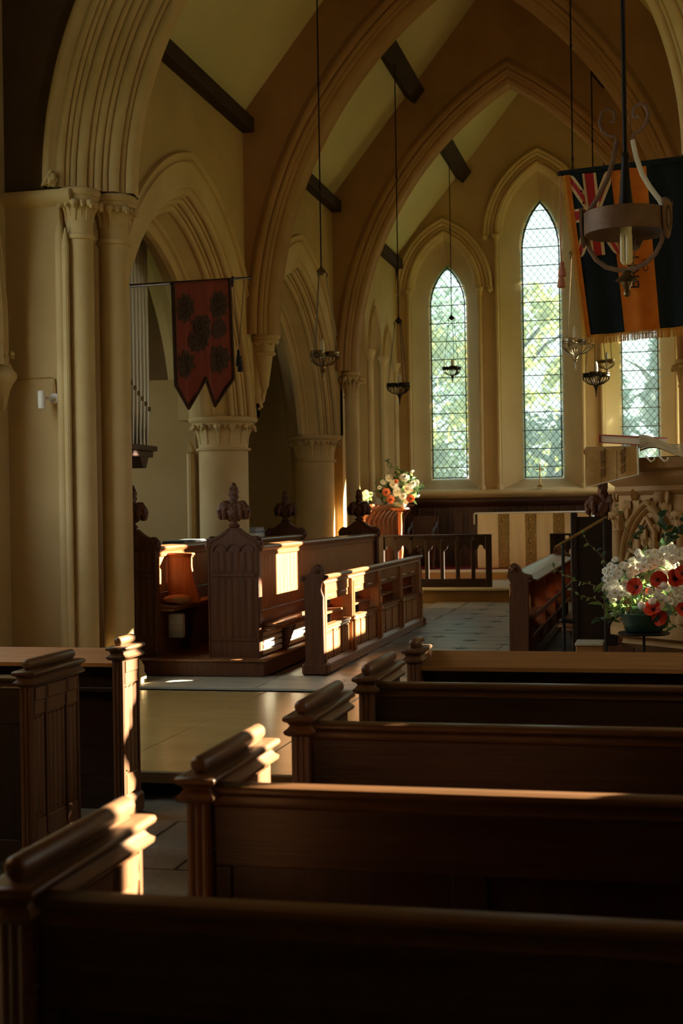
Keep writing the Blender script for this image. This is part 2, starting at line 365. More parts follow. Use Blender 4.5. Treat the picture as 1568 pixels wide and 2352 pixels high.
# platform of pale boards in front of the chancel
pl = thing('platform', 'low pale varnished board platform in front of the chancel step', 'platform', (-2.3, 7.2, 0))
for a, b in ((-5.15, -4.72), (-4.72, -3.91), (-3.91, -3.085), (-3.085, -2.27), (-2.27, -1.45), (-1.45, -.6)):
    for c, d in ((7.24, 10.38 if b < -4.6 else 10.6),):
        q = M(); q.box(a+.003, b-.003, c, d, .115, .15, .003); q.build('board', BOARD, pl, smooth=False)
q = M(); q.box(-5.15, -.6, 7.215, 7.238, .085, .148, .004); q.build('edge_board', BOARDE, pl, smooth=False)
q = M(); q.box(-5.1, -.65, 7.42, 7.46, 0, .112); q.build('riser', BLKW, pl, smooth=False)  # black colour stands in for the shadow under the overhanging boards
q = M(); q.box(-4.9, .5, 10.6, 10.62, 0, FC-.004); q.build('trim_1', PALEST, kind='structure', smooth=False)
# sanctuary step
st = M(); st.box(XN, XS, 20.68, YE, FC-.02, FS-.045); st.build('sanctuary_riser', BOARDE, kind='structure', smooth=False)
st = M(); st.box(XN, XS, 20.62, YE, FS-.045, FS, .012); st.build('sanctuary_floor', PALEST, kind='structure', smooth=False)
fp = thing('altar_footpace', 'carpeted step under the altar, its nosing coloured as sunlit', 'step', (-2.2, 22.9, FS))
q = M(); q.box(-4.27, .1, 22.95, YE-.03, FS, .50); q.build('riser', BOARD, fp, smooth=False)
q = M(); q.box(-4.27, .1, 22.9, 23.08, .50, .545, .008); q.build('nosing', LINEN, fp, smooth=False)  # sunlight on the step edge is put in by this white colour
q = M(); q.box(-4.27, .1, 23.08, YE-.03, .50, .55, .004); q.build('carpet', CARPET, fp, smooth=False)

# ---- east wall with three lancets
def gab(s): return roofz(s)+.35
EW = [(-3.73, (.60, 1.92, 5.52, Rof(.60, .98)), (.325, 2.13, 5.30, Rof(.325, .70))),
      (-2.03, (.70, 1.92, 6.45, Rof(.70, 1.18)), (.34, 2.11, 6.25, Rof(.34, .85))),
      (-.31, (.60, 1.92, 5.52, Rof(.60, .98)), (.325, 2.13, 5.30, Rof(.325, .70)))]
B = M(); wall(B, XN-.4, XS+.4, 0, gab, EW, YE, YE+.48, mx_, (AX, ))
w_east = B.build('wall_east', PLAST, kind='structure', smooth=False)
# hood moulds, shafts and sills on the east wall
for i, (c, f, b) in enumerate(EW):
    q = M(60); q.mir = None
    orders(q, c, f[0], f[2], f[3], mould(.28, YE-.03, .17, YE-.06, [1.0, .5], .05)+[(.165, YE-.015)]+mould(.14, YE-.01, .0, YE-.02, [.6, 1], .05), mx_, 20)
    orders(q, c, f[0], f[2], f[3], mould(.03, YE-.02, -.06, YE+.08, [1], .03), mx_, 20)
    q.build('hood_mould', STONE, w_east)
    for sg in (-1, 1):
        x = c+sg*(f[0]+.045); q = M(); q.lathe([(.045, 1.9), (.06, 1.9), (.06, 1.96), (.042, 1.99), (.036, 2.02), (.036, f[2]-.16), (.045, f[2]-.15), (.04, f[2]-.12), (.06, f[2]-.04), (.075, f[2]-.03), (.075, f[2]+.01), (.05, f[2]+.03)], (x, YE-.035, 0), 12)
        q.build('shaft', STONE, w_east)
        q = M(); q.ell((c+sg*(f[0]+.24), YE-.05, f[2]-.03), .05, .06, .06, 8, 6, lambda a, t: .15*math.sin(5*a)); q.build('label_stop', STONE, w_east)
q = M(60); q.prism([(YE-.10, 1.80), (YE-.14, 1.83), (YE-.14, 1.87), (YE-.09, 1.90), (YE+.01, 1.93), (YE+.01, 1.74), (YE-.04, 1.75)], 'x', XN, XS); q.build('sill_course', STONE, w_east)
# window lights: panes, lead, bars
def lancet(n, c, hw, sill, zs, R, yg, mp, pw=.118, ph=.150, axis='x', bars=.33):
    m = M(); f = M()
    N = 12; pts = [(-hw-.03, sill-.03), (hw+.03, sill-.03)]+[((hw+.03)*math.cos(pi*i/(2*N)), 0) for i in range(0)]
    pts = [(-hw, sill)]+[(hw, sill)]
    outl = [(hw*math.cos(pi*i/24), zs+arc_h(hw*math.cos(pi*i/24), hw, R)) for i in range(25)]
    ring = [(-hw, sill), (hw, sill)]+outl
    wi = M(); k = len(ring)
    for i in range(k):
        a, b2 = ring[i], ring[(i+1) % k]
        ia, ib = [(p[0]*.93, sill+.02+(p[1]-sill)*.985 if p[1] > sill else sill+.02) for p in (a, b2)]
        wi.quad(mp(c+a[0], yg-.03, a[1]), mp(c+b2[0], yg-.03, b2[1]), mp(c+ib[0], yg-.02, ib[1]), mp(c+ia[0], yg-.02, ia[1]))
    w = wi.build('window_%d' % n, LEAD, kind='structure', smooth=False)
    # diamond lattice
    inside = lambda x, z: abs(x) < hw+.02 and z > sill-.03 and z < (zs+arc_h(min(abs(x), hw), hw, R)+.05 if z > zs else 99)
    pm = bpy.data.meshes.new('pane'); d = .92
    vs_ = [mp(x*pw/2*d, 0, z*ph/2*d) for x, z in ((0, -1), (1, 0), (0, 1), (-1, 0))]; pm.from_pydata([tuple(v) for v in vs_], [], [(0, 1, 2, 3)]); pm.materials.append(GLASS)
    cnt = 0; j = 0; z = sill; extra = M()
    while z < zs+hw*3:
        xo = (j % 2)*pw/2; i = -8
        for i in range(-8, 9):
            x = i*pw+xo
            if inside(x, z):
                if cnt < 300:
                    o = bpy.data.objects.new('pane', pm); COL.objects.link(o); o.parent = w; ti = rnd.uniform(-.03, .03)
                    o.location = mp(c+x, yg, z); o.rotation_euler = (ti, 0, rnd.uniform(-.04, .04)); cnt += 1
                else: extra.add([mp(c+x+a*pw/2*d, yg, z+b_*ph/2*d) for a, b_ in ((0, -1), (1, 0), (0, 1), (-1, 0))], [(0, 1, 2, 3)])
        z += ph/2; j += 1
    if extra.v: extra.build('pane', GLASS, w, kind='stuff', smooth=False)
    lead = M(); top = zs+arc_h(0, hw, R)
    for sg in (-1, 1):
        for i in range(-60, 61):
            # line z - sill = sg*(ph/pw)*(x - x0)
            x0 = (i+.5)*pw; a, b2 = None, None; steps = 60; prev = None
            seg = []
            for q_ in range(steps+1):
                x = -hw+2*hw*q_/steps; z = sill+sg*(ph/pw)*(x-x0)
                ok = sill <= z <= zs+arc_h(x, hw, R)
                if ok: seg.append((x, z))
            if len(seg) > 1: lead.tube([mp(c+seg[0][0], yg-.004, seg[0][1]), mp(c+seg[-1][0], yg-.004, seg[-1][1])], .0040, 4, cap=False)
    lead.build('lead_lattice', LEAD, w, kind='stuff')
    z = sill+bars*.6
    while z < top-.1:
        hx = hw if z < zs else max(.05, [x for x in [hw*t/50 for t in range(51)] if zs+arc_h(x, hw, R) >= z][-1])
        q = M(); q.tube([mp(c-hx-.02, yg-.025, z), mp(c+hx+.02, yg-.025, z)], .009, 6); q.build('saddle_bar', LEAD, w); z += bars
    return w
for i, (c, f, b) in enumerate(EW): lancet(i+1, c, b[0], b[1], b[2], b[3], YE+.44, mx_)
for c, f, b in EW: portal((c, YE+.6, (b[1]+b[2])/2+.3), (0, -1, 0), .9, b[2]-b[1]+1.2)

# ---- north wall of the chancel: two arcade arches, three sanctuary lancets
ARC, ZQ, ZP = (13.27, 17.62), 2.32, 2.66      # arch centres, centre height of the arcs, top of the capitals
OI, RO = .76, 2.96                    # projection of the orders, radius of the hood
HWO = RO-.45; HWI = HWO-OI
B = M()
ztopN = lambda s: EAVE+.3
# spandrel wall over the arcade, cut at the chancel arch and at the piers
def arcade_face(Bm, x):
    s = YB
    N = 150; prev = None
    for i in range(N+1):
        y = YB+(19.95-YB)*i/N; h = ZP
        for c in ARC:
            if abs(y-c) < HWO-.05: h = max(h, ZQ+arc_h(y-c, HWO-.05, RO-.05)) if abs(y-c) <= 2.175 or (c == ARC[0] and y < c) or (c == ARC[1] and y > c) else h
        if prev: Bm.quad((x, prev[0], prev[1]), (x, y, h), (x, y, ztopN(0)), (x, prev[0], ztopN(0)))
        prev = (y, h)
arcade_face(B, XN); arcade_face(B, XN-.8)
SOP = [(21.35, (.46, 1.75, 4.18, Rof(.46, .62)), (.30, 1.95, 4.1, Rof(.30, .5))), (22.5, (.50, 1.75, 4.18, Rof(.50, .85)), (.30, 1.95, 4.1, Rof(.30, .65))), (23.65, (.46, 1.75, 4.18, Rof(.46, .62)), (.30, 1.95, 4.1, Rof(.30, .5)))]
wall(B, 19.95, YE+.1, 0, ztopN, SOP, XN, XN-.5, my_)
B.quad((XN-.8, 19.95, 0), (XN-.5, 19.95, 0), (XN-.5, 19.95, 6.4), (XN-.8, 19.95, 6.4))
w_north = B.build('wall_north', PLAST, kind='structure', smooth=False)
for c, f, b in SOP:
    q = M(60); orders(q, c, f[0], f[2], f[3], mould(.15, XN+.0, -.03, XN+.02, [1, .6, 1], .045), my_, 16); q.build('hood_mould', STONE, w_north)
for y in (20.83, 21.86, 21.98, 22.96, 23.12, 24.16):
    q = M(); q.lathe([(.05, 1.7), (.065, 1.72), (.065, 1.78), (.042, 1.82), (.042, 4.02), (.055, 4.03), (.048, 4.06), (.075, 4.14), (.085, 4.15), (.085, 4.19), (.06, 4.2)], (XN+.03, y, 0), 12); q.build('shaft', STONE, w_north)
for i, (c, f, b) in enumerate(SOP): lancet(4+i, c, b[0], b[1], b[2], b[3], XN-.46, my_, pw=.15, ph=.2, bars=.4); portal((XN-.6, c, 3.3), (1, 0, 0), .8, 3.2)

# arcade arches (moulded orders) and round piers
inn = mould(.16, XN-.38, .0, XN-.46, [.5, 1.0], .035)
PROF = [(OI, XN-.02), (OI, XN+.03)]+mould(OI-.005, XN+.05, OI-.09, XN+.05, [1.0], .028)+[(OI-.10, XN+.015), (.41, XN+.015)]+mould(.40, XN-.01, .20, XN-.26, [1.0, .5, .9, .5, 1.0], .042)+[(.19, XN-.27), (.17, XN-.37)]+inn
PROF += [(0, XN-.5)]+[(o, 2*XN-.98-d) for o, d in reversed(inn)]+[(.19, XN-.72), (.40, XN-.80), (OI, XN-.82)]
for i, c in enumerate(ARC):
    q = M(60)
    clipped = lambda s, d, z: (d, min(max(s, YB+.01, c-2.172), c+2.172), max(z, ZP+.03))
    orders(q, c, HWI, ZQ, RO-OI, PROF, clipped, 30)
    o = single(q, 'arcade_arch', STONE, ['moulded stone arch opening to the organ, nearest the tall columns', 'moulded stone arch right of the red banner, behind the second round pier'][i], 'arch', base=(XN-.4, c, ZP))
def leaves(B, c, r, z0, z1, n, out, w, a0=0, hook=.5):
    """a ring of stalks, each ending in a carved curl with a drooping tip"""
    H = z1-z0
    for i in range(n):
        a = a0+2*pi*i/n; ca, sa = math.cos(a), math.sin(a); P = []
        for t in [0, .25, .5, .7, .85, .95]:
            rr = r+out*.55*t**2.2; P.append((c[0]+rr*ca, c[1]+rr*sa, c[2]+z0+H*t*.95))
        B.tube(P, [w*k for k in (.35, .42, .5, .6, .7, .5)], 7, carve=lambda q, t: .18*math.sin(8*pi*t), flat=.7)
        ctr = (c[0]+(r+out*.62)*ca, c[1]+(r+out*.62)*sa, c[2]+z0+H*.80)
        B.ell(ctr, w*.85, w*.85, w*.80, 12, 9, lambda a_, t: .20*math.sin(4*a_+6*t)*math.sin(3*t))
        B.ell((c[0]+(r+out*.85)*ca, c[1]+(r+out*.85)*sa, c[2]+z0+H*.80-w*.75), w*.45, w*.45, w*.5, 8, 6, lambda a_, t: .15*math.sin(4*a_))
        am = a+pi/n; B.ell((c[0]+(r+out*.40)*math.cos(am), c[1]+(r+out*.40)*math.sin(am), c[2]+z0+H*.86), w*.5, w*.5, w*.45, 8, 6, lambda a_, t: .2*math.sin(3*a_+4*t))
def pier(x, y, r, zt, ztop, label, name='round_pier', half=None, base=FC):
    t = thing(name, label, 'column', (x, y, base))
    q = M(50); q.lathe([(r*1.5, 0), (r*1.5, .10), (r*1.42, .12), (r*1.42, .18), (r*1.30, .22), (r*1.18, .24), (r*1.22, .28), (r*1.05, .33), (r, .36)], (x, y, base), 36); q.build('base', STONE, t)
    q = M(50); q.lathe([(r, .34), (r, zt-.38-base)], (x, y, base), 40); q.build('shaft', STONE, t)
    H = ztop-zt
    q = M(50); q.lathe([(r, -.39), (r*1.1, -.385), (r*1.13, -.37), (r*1.1, -.355), (r*1.0, -.35), (r*1.02, -.25), (r*1.12, -.12), (r*1.25, -.09), (r*1.28, -.075), (r*1.25, -.065), (r*1.30, -.06), (r*1.38, -.045), (r*1.41, -.02), (r*1.38, .0), (r*1.2, .01)], (x, y, zt), 40); q.build('capital', STONE, t)
    q = M(60); leaves(q, (x, y, zt), r*1.0, -.31, -.06, 13, .11, .044, 0, 1.0); leaves(q, (x, y, zt), r*1.0, -.22, -.06, 13, .08, .034, pi/13, .9); q.build('carved_leaves', STONE, t)
    return t
pier(-5.0, 15.44, .29, ZP+.03, ZP+.03, 'round stone pier with leaf capital under the red banner')
pier(-5.0, 19.82, .29, ZP+.03, ZP+.03, 'second round stone pier with leaf capital, further down the chancel')
q = M(); q.box(-5.42, -5.33, 15.3, 15.52, FC, 2.3, .03); q.prism([(-5.42, 2.3), (-5.33, 2.3), (-5.37, 2.42)], 'y', 15.3, 15.4); q.build('trim_2', STONE, kind='structure')
# organ aisle behind the arcade
AO = [(-7.85, (2.22, 3.2, 2.7, 5.57), (2.05, 3.2, 2.7, 5.4))]
B = M(); wall(B, -10.1, -5.45, 0, lambda s: 6.4, AO, 15.75, 16.05, mx_)
q = B
wa = q.build('wall_aisle', PLAST, kind='structure', smooth=False)
q = M(60); orders(q, -7.85, 2.05, 2.7, 5.4, [(.31, 15.74), (.30, 15.68), (.16, 15.68), (.13, 15.82), (.0, 15.84), (-.01, 16.1)], lambda s_, d, z: (max(s_, -9.15), d, z), 24); q.build('arch_order', STONE, wa)
AW = [sl(12.6, 1.3, 1.6, 4.6), sl(14.6, 1.1, 1.6, 4.6)]  # unseen windows added to light the organ aisle
B = M(); wall(B, 10.3, 26, 0, lambda s: 6.5, AW, -9.2, -9.4, my_); B.box(-9.2, -5.4, 20.5, 20.7, 0, 6.5); B.box(-9.4, -5.3, 10.2, 10.4, 0, 6.5)
B.build('wall_outer_aisle', DARKPL, kind='structure', smooth=False)
B = M(); B.box(-9.4, -4.9, 10.2, 20.7, 6.4, 6.6); B.build('ceiling_aisle', DARKPL, kind='structure', smooth=False)
B = M(); B.box(-8.6, -5.75, 18.6, 18.7, 2.0, 6.4); B.build('wall_vestry', DARKPL, kind='structure', smooth=False)

for c, f, b in AW: portal((-9.5, c, 3.1), (1, 0, 0), 1.5, 3.2)
# organ pipes
og = thing('organ_pipes', 'bank of silver organ pipes on a dark bracket, seen past the tall column', 'organ', (-5.85, 14.3, 2.3))
for i in range(9):
    y = 13.42+i*.105; x = -5.50; H = 3.1-.05*i; zb = 2.33
    q = M(); q.lathe([(.012, 0), (.034, .75-.05*i*1), (.036, .80-.05*i), (.036, H)], (x, y, zb), 14); p = q.build('pipe', PIPE, og)
    zm = zb+.80-.05*i; q = M(); q.box(x+.028, x+.045, y-.022, y+.022, zm-.02, zm+.03, .004); q.build('pipe_mouth', BRONZE, p)
q = M(); q.box(-5.7, -5.42, 13.3, 14.38, 2.27, 2.33, .01); q.box(-5.68, -5.44, 13.35, 14.3, 2.2, 2.27, .01); q.prism([(13.95, 2.2), (14.2, 2.2), (14.12, 2.08), (14.03, 2.08)], 'x', -5.65, -5.46); q.build('bracket', REDW, og)
q = M(); q.box(-5.75, -5.62, 13.3, 14.36, 2.2, 5.4); q.build('organ_case', BLKW, og, smooth=False)

# ---- transverse arches: diaphragm walls carried on a corbel and a shaft
def diaphragm(y0, y1, label):
    t = thing('transverse_arch', label, 'arch', (AX, y0, 3.6))
    HW = 2.30; R = 4.7
    B = M(); wall(B, XN-.02, XS+.02, 3.62, lambda s: roofz(s)+.02, [(AX, (HW+.28, 3.62, 3.62, R+.28), (HW+.28, 3.62, 3.62, R+.28))], y0, y1, mx_, (AX, ))
    B.build('masonry', STONED, t, smooth=False)
    ym = (y0+y1)/2; pr = [(.285, y0+.01)]+mould(.24, y0-.01, .10, y0+.05, [1, .6], .035)+mould(.10, y0+.07, .0, ym-.10, [.5, 1], .03)
    pr = pr+[(0, ym)]+[(o, 2*ym-d) for o, d in reversed(pr)]
    q = M(60); orders(q, AX, HW, 3.62, R, pr, mx_, 48); q.build('moulded_ribs', STONED, t)
    return t
diaphragm(15.1, 15.75, 'nearer brown transverse arch of the chancel, rising from a corbel')
diaphragm(19.5, 20.15, 'farther brown transverse arch, its point showing below the roof')
def corbel(sg, y):
    m = AX if sg > 0 else None
    t = thing('wall_corbel', 'carved stone corbel tapering to a knot, left of the hanging lamp' if sg < 0 else 'carved stone corbel on the right chancel wall', 'corbel', ((XN if sg < 0 else XS), y, 2.8))
    x = -4.46; mm = lambda: M(m, 50)
    q = mm(); q.lathe([(.10, 3.40), (.115, 3.41), (.12, 3.43), (.10, 3.45), (.11, 3.53), (.155, 3.545), (.165, 3.565), (.155, 3.58), (.15, 3.585), (.17, 3.60), (.17, 3.635), (.15, 3.65)], (x, y, 0), 20); q.build('capital', STONE, t)
    q = mm(); leaves(q, (x, y, 3.52), .09, -.06, .05, 9, .05, .028); q.build('carved_leaves', STONE, t)
    q = mm(); q.lathe([(.015, 2.98), (.05, 3.05), (.10, 3.38), (.095, 3.41)], (x-.02, y, 0), 18, sx=1); q.tube([(x-.02, y, 3.0), (x-.05, y, 2.93), (x-.04, y, 2.88), (x-.08, y, 2.86), (x-.06, y, 2.81), (x-.10, y, 2.78)], [.03, .04, .022, .035, .022, .012], 8); q.box(x-.16, x-.05, y-.05, y+.05, 2.85, 3.6, .02); q.build('pendant', STONE, t)
corbel(-1, 15.42); corbel(1, 15.42)
def slim(x, y, r, zt, label, base, mir=None):
    if mir: x = 2*AX-x
    return pier(x, y, r, zt, zt, label, 'wall_shaft', base=base)
t = slim(-4.42, 19.8, .10, 3.62, 'slim wall shaft with leaf capital carrying the farther transverse arch', FC)
t = slim(-4.42, 19.8, .10, 3.62, 'slim wall shaft on the right carrying the farther transverse arch', FC, 1)

# ---- chancel arch wall
HWC, RC, ZC = 2.23, 3.05, 4.26
offC = .57
B = M()
xl = AX-(HWC+offC-.08); xr = 2*AX-xl; xl2 = AX-(HWC+.37); xr2 = 2*AX-xl2
for a, b, c, d in ((-5.22, xl, xl2, -5.22), (3.05, xr, xr2, 3.05)): B.prism([(a, YA), (b, YA), (c, YB), (d, YB)], 'z', 0, 4.24)
w_arch = B.build('wall_chancel_arch', PLAST, kind='structure', smooth=False)
B = M(); wall(B, -5.22, 3.05, 4.24, lambda s: 8.9, [(AX, (HWC+offC-.08, 4.24, 4.24, RC+offC-.08), (HWC+.37, 4.24, 4.24, RC+.37))], YA, YB+.0, mx_, (AX, ))
B.build('wall_above_arch', BROWNPL, kind='structure', smooth=False)  # darker brown plaster above the string course
pr = [(offC+.05, YA+.0)]+mould(offC+.04, YA-.06, offC-.03, YA-.05, [1], .03, 8)+mould(offC-.06, YA-.01, .0, YA+.42, [.8, .5, .6, 1.1, .6, .8, .6, 1.2, .5, 1.0], .05, 8)+[(0, YA+.48)]+mould(0.02, YA+.5, .38, YB+.02, [1, .6, 1], .05)
q = M(60); orders(q, AX, HWC, ZC, RC, pr, mx_, 48)
o = single(q, 'chancel_arch', STONE, 'great moulded chancel arch with many rolls, sweeping up at the left', 'arch', base=(AX, YA, ZC))
# string course left of the capitals
q = M(60); q.prism([(YA-.02, 4.12), (YA-.07, 4.15), (YA-.09, 4.19), (YA-.08, 4.23), (YA+.01, 4.25), (YA+.01, 4.10)], 'x', -5.22, -4.62); q.build('trim_3', STONE, kind='structure')
q = M(60); q.prism([(YA-.02, 4.12), (YA-.07, 4.15), (YA-.09, 4.19), (YA-.08, 4.23), (YA+.01, 4.25), (YA+.01, 4.10)], 'x', .58, 1.3); q.build('trim_4', STONE, kind='structure')
q = M(); q.ell((-4.78, YA-.07, 4.32), .05, .05, .06, 10, 8, lambda a, t: .25*math.sin(4*a+t*3)); q.tube([(-4.78, YA-.08, 4.30), (-4.83, YA-.1, 4.27), (-4.80, YA-.1, 4.33), (-4.76, YA-.1, 4.38)], [.02, .03, .025, .01], 6); q.build('label_stop', STONE, w_arch)
def tall(x, y, r, label, zt=4.24):
    t = thing('tall_column', label, 'column', (x, y, .15))
    b = .15
    q = M(50); q.lathe([(r*1.75, 0), (r*1.75, .07), (r*1.6, .10), (r*1.6, .15), (r*1.4, .2), (r*1.15, .22), (r*1.25, .26), (r*1.02, .31)], (x, y, b), 28); q.build('base', STONE, t)
    q = M(50); q.lathe([(r, .28), (r, zt-.38-b)], (x, y, b), 32); q.build('shaft', STONE, t)
    q = M(50); q.lathe([(r, -.40), (r*1.12, -.395), (r*1.18, -.375), (r*1.12, -.355), (r*1.0, -.35), (r*1.05, -.2), (r*1.2, -.12), (r*1.38, -.11), (r*1.42, -.095), (r*1.36, -.085), (r*1.42, -.075), (r*1.45, -.06), (r*1.4, -.05), (r*1.52, -.04), (r*1.6, -.02), (r*1.58, .005), (r*1.4, .02)], (x, y, zt), 32); q.build('capital', STONE, t)
    q = M(60); leaves(q, (x, y, zt), r*1.02, -.25, -.075, 8, .085, .040, .2, 1.1); leaves(q, (x, y, zt), r*1.02, -.21, -.085, 8, .065, .030, pi/8+.2, 1.0); q.build('carved_leaves', STONE, t)
tall(-4.632, 10.54, .116, 'tall slim stone column of the chancel arch, the left one of the pair')
tall(-4.452, 10.84, .126, 'tall slim stone column of the chancel arch, the right one of the pair')
tall(2*AX+4.452, 10.84, .126, 'tall slim stone column on the right of the chancel arch, behind the pulpit')
tall(2*AX+4.632, 10.54, .116, 'outer stone column on the right of the chancel arch beside the pulpit')
for m in (None, AX):
    q = M(m); q.lathe([(.04, 0), (.04, 3.86), (.03, 3.93), (.005, 4.0)], (-4.74, YA+.0, 0), 12); q.lathe([(.03, 0), (.03, 3.8), (.004, 3.93)], (-4.685, YA-.015, 0), 10); q.build('trim_5' if m is None else 'trim_6', STONE, kind='structure')
# nave north arcade springing at the far left, on its own corbel
NW = [sl(6.0, 1.6, 2.2, 5.4), sl(8.6, 2.2, 1.6, 5.4)]  # unseen windows added to light the columns and platform
B = M(); wall(B, -3.1, YA, 0, lambda s: 8.9, NW, -5.22, -5.6, my_); B.build('wall_nave_north', PLAST, kind='structure', smooth=False)
for c, f, b in NW: portal((-5.7, c, 3.6), (1, 0, 0), f[0]*2+.1, 4.2)
na = thing('nave_arch', 'springing of a nave arch on a carved corbel at the left edge', 'arch', (-5.15, 10.2, 2.5))
q = M(60); orders(q, 8.1, 2.1, 3.0, 3.0, [(.10, -5.24), (.08, -5.17), (.03, -5.12), (-.03, -5.10), (-.06, -5.13), (-.10, -5.10), (-.14, -5.13), (-.18, -5.24)], my_, 24, halves=(1,), zb=2.8); q.build('arch_moulding', STONE, na)
q = M(50); q.lathe([(.02, 2.44), (.05, 2.5), (.07, 2.6), (.1, 2.66), (.13, 2.70), (.13, 2.74), (.10, 2.77), (.09, 2.8), (.08, 2.82)], (-5.19, 10.22, 0), 18); leaves(q, (-5.19, 10.22, 2.86), .06, -.04, .06, 8, .05, .03); q.ell((-5.17, 10.2, 2.5), .04, .05, .06, 8, 6, lambda a, t: .2*math.sin(5*a)); q.build('corbel', STONE, na)

# ---- south walls with unseen window openings placed to steer the sun (outside the frame)
TE = math.tan(el)/math.cos(az)        # drop of a sun ray per metre of westward travel
def sw(xw, xt, ya, yb, za, zb, th=.2):
    """opening added in the wall at xw through which the sun reaches x=xt between ya..yb, za..zb"""
    dy, dz = (xw+th/2-xt)*SUN_T, (xw+th/2-xt)*TE; return sl((ya+yb)/2+dy, yb-ya+th*SUN_T, za+dz-th*TE/2, zb+dz+th*TE/2+.1)
SO = [sl(12.2, .5, 3.9, 4.9), sw(XS, -2.84, 11.50, 12.16, .30, 1.14), sw(XS, -2.84, 12.52, 13.26, .40, 2.1), sl(17.6, .6, 3.6, 4.9), sl(22.35, .6, 3.5, 5.0), sl(23.7, 1.25, 1.9, 4.5)]  # plain lancets here are extra openings added for light in the chancel
B = M(); wall(B, YB-.1, YE+.1, 0, ztopN, SO, XS, XS+.22, my_); B.build('wall_south', PLAST, kind='structure', smooth=False)
for i, (c, f, b) in enumerate(SO): portal((XS+.3, c, (f[1]+f[2])/2), (-1, 0, 0), f[0]*2+.1, f[2]-f[1]+1.0)
XW = 1.62
NO = [sw(XW, -1.23, 2.80, 3.34, .25, 1.25), sw(XW, -1.23, 3.84, 4.30, .72, 1.25), sw(XW, -2.72, 6.66, 6.98, .0, 1.2), sw(XW, -.05, 7.50, 7.72, 1.08, 1.32), sl(6.75, .9, 5.6, 7.4)]  # the high last opening is added for sky light on the left pews
B = M(); wall(B, -3.1, YA+.1, 0, lambda s: 8.9, NO, XW, XW+.2, my_); B.build('wall_nave_south', PLAST, kind='structure', smooth=False)
for c, f, b in NO: portal((XW+.3, c, (f[1]+f[2])/2), (-1, 0, 0), f[0]*2+.1, f[2]-f[1]+1.0)
WO = []
B = M(); wall(B, -5.6, 3.2, 0, lambda s: 8.9, WO, -3.0, -3.2, mx_); B.build('wall_west', PLAST, kind='structure', smooth=False)
B = M(); B.box(-5.6, 3.3, -3.2, YB, 8.9, 9.1); B.build('ceiling_nave', BEAM, kind='structure', smooth=False)
# chancel roof
B = M()
for sg in (-1, 1):
    xe = AX+sg*2.95; a = [(xe, EAVE-.46), (AX, RIDGE), (AX, RIDGE+.15), (xe, EAVE-.30)]
    B.prism(a, 'y', YB-.05, YE+.5)
B.build('ceiling_chancel', CEIL, kind='structure', smooth=False)
B = M(); B.box(XN-.9, XN, YB-.1, YE+.5, 6.38, 6.5); B.box(XS, XS+.6, YB-.1, YE+.5, 6.38, 6.5); B.build('ceiling_eaves', DARKPL, kind='structure', smooth=False)
bn = ['nearest', 'middle', 'farthest']
for k, (y0, y1) in enumerate(((YB, 15.12), (15.74, 19.52), (20.14, YE+.02))):
    for sg, nm in ((-1, 'left'), (1, 'right')):
        m = AX if sg > 0 else None
        q = M(m); q.box(XN-.02, XN+.14, y0, y1, 5.93, 6.10, .012); single(q, 'wall_plate', BEAM, 'dark timber wall plate under the vault, %s bay on the %s wall' % (bn[k], nm), 'beam')
        q = M(m); x, z = -3.42, 7.62; n = Vector((.78, 0, -.63)); u = Vector((.63, 0, .78)); c = Vector((x, 0, z))-n*.02
        pts = [c-u*.12, c+u*.12, c+u*.12+n*.2, c-u*.12+n*.2]
        q.prism([(p.x, p.z) for p in pts], 'y', y0, y1); single(q, 'purlin', BEAM, 'dark timber purlin on the sloping vault, %s bay on the %s side' % (bn[k], nm), 'beam')
# ---- grounds and trees beyond the east windows
B = M(); B.box(-60, 70, -30, 110, -.6, -.3); B.build('ground', leafmat('grass', (.12, .16, .05), (.2, .24, .08), .0, 2.), kind='structure', smooth=False)
def tree(x, y, h, rad, mat, label, n=2600, cone=False, leaf=.3, z0=1.5, seed=0):
    r = random.Random(seed); t = thing('tree', label, 'tree', (x, y, -.3), 'trees beyond the east windows')
    q = M(); q.tube([(x, y, -.3), (x+.1, y, h*.3), (x-.1, y+.1, h*.6), (x, y, h*.85)], [.28, .2, .12, .03], 8); 
    for i in range(7):
        a = r.random()*6.28; zz = h*(.3+.08*i); q.tube([(x, y, zz), (x+math.cos(a)*rad*.4, y+math.sin(a)*rad*.4, zz+h*.1), (x+math.cos(a)*rad*.75, y+math.sin(a)*rad*.75, zz+h*.15)], [.08, .05, .015], 5)
    q.build('trunk', BEAM, t)
    q = M(); cl = []
    for i in range(70):
        a = r.random()*6.28; zz = r.random(); rr = rad*((1-zz)*.95+.05 if cone else math.sqrt(max(.05, 1-(2*zz-1)**2))*1.0)*(.55+.45*r.random())
        cl.append((x+rr*math.cos(a), y+rr*math.sin(a), z0+(h-z0)*zz, rad*(.18+.16*r.random())*(.6 if cone else 1)))
    for i in range(n):
        c = r.choice(cl); d = Vector((r.gauss(0, 1), r.gauss(0, 1), r.gauss(0, 1))).normalized()*c[3]*r.random()**.4; p = Vector(c[:3])+d
        u = Vector((r.gauss(0, 1), r.gauss(0, 1), r.gauss(0, .7))).normalized()*leaf*(.5+r.random()*.7); v = u.cross(Vector((r.gauss(0, 1), r.gauss(0, 1), r.gauss(0, 1)))).normalized()*leaf*.35
        q.quad(p-u*.5, p+v*.5, p+u*.5, p-v*.5)
    q.build('foliage', mat, t, kind='stuff', smooth=False); return t
tree(-7.2, 36, 6.9, 2.2, TREEY, 'yellow-green tree seen low through the left window', 3600, leaf=.34, seed=1)
tree(-8.8, 46, 10.2, 3.2, TREEG, 'grey-green tall tree behind the yellow one through the left window', 4200, leaf=.4, seed=2)
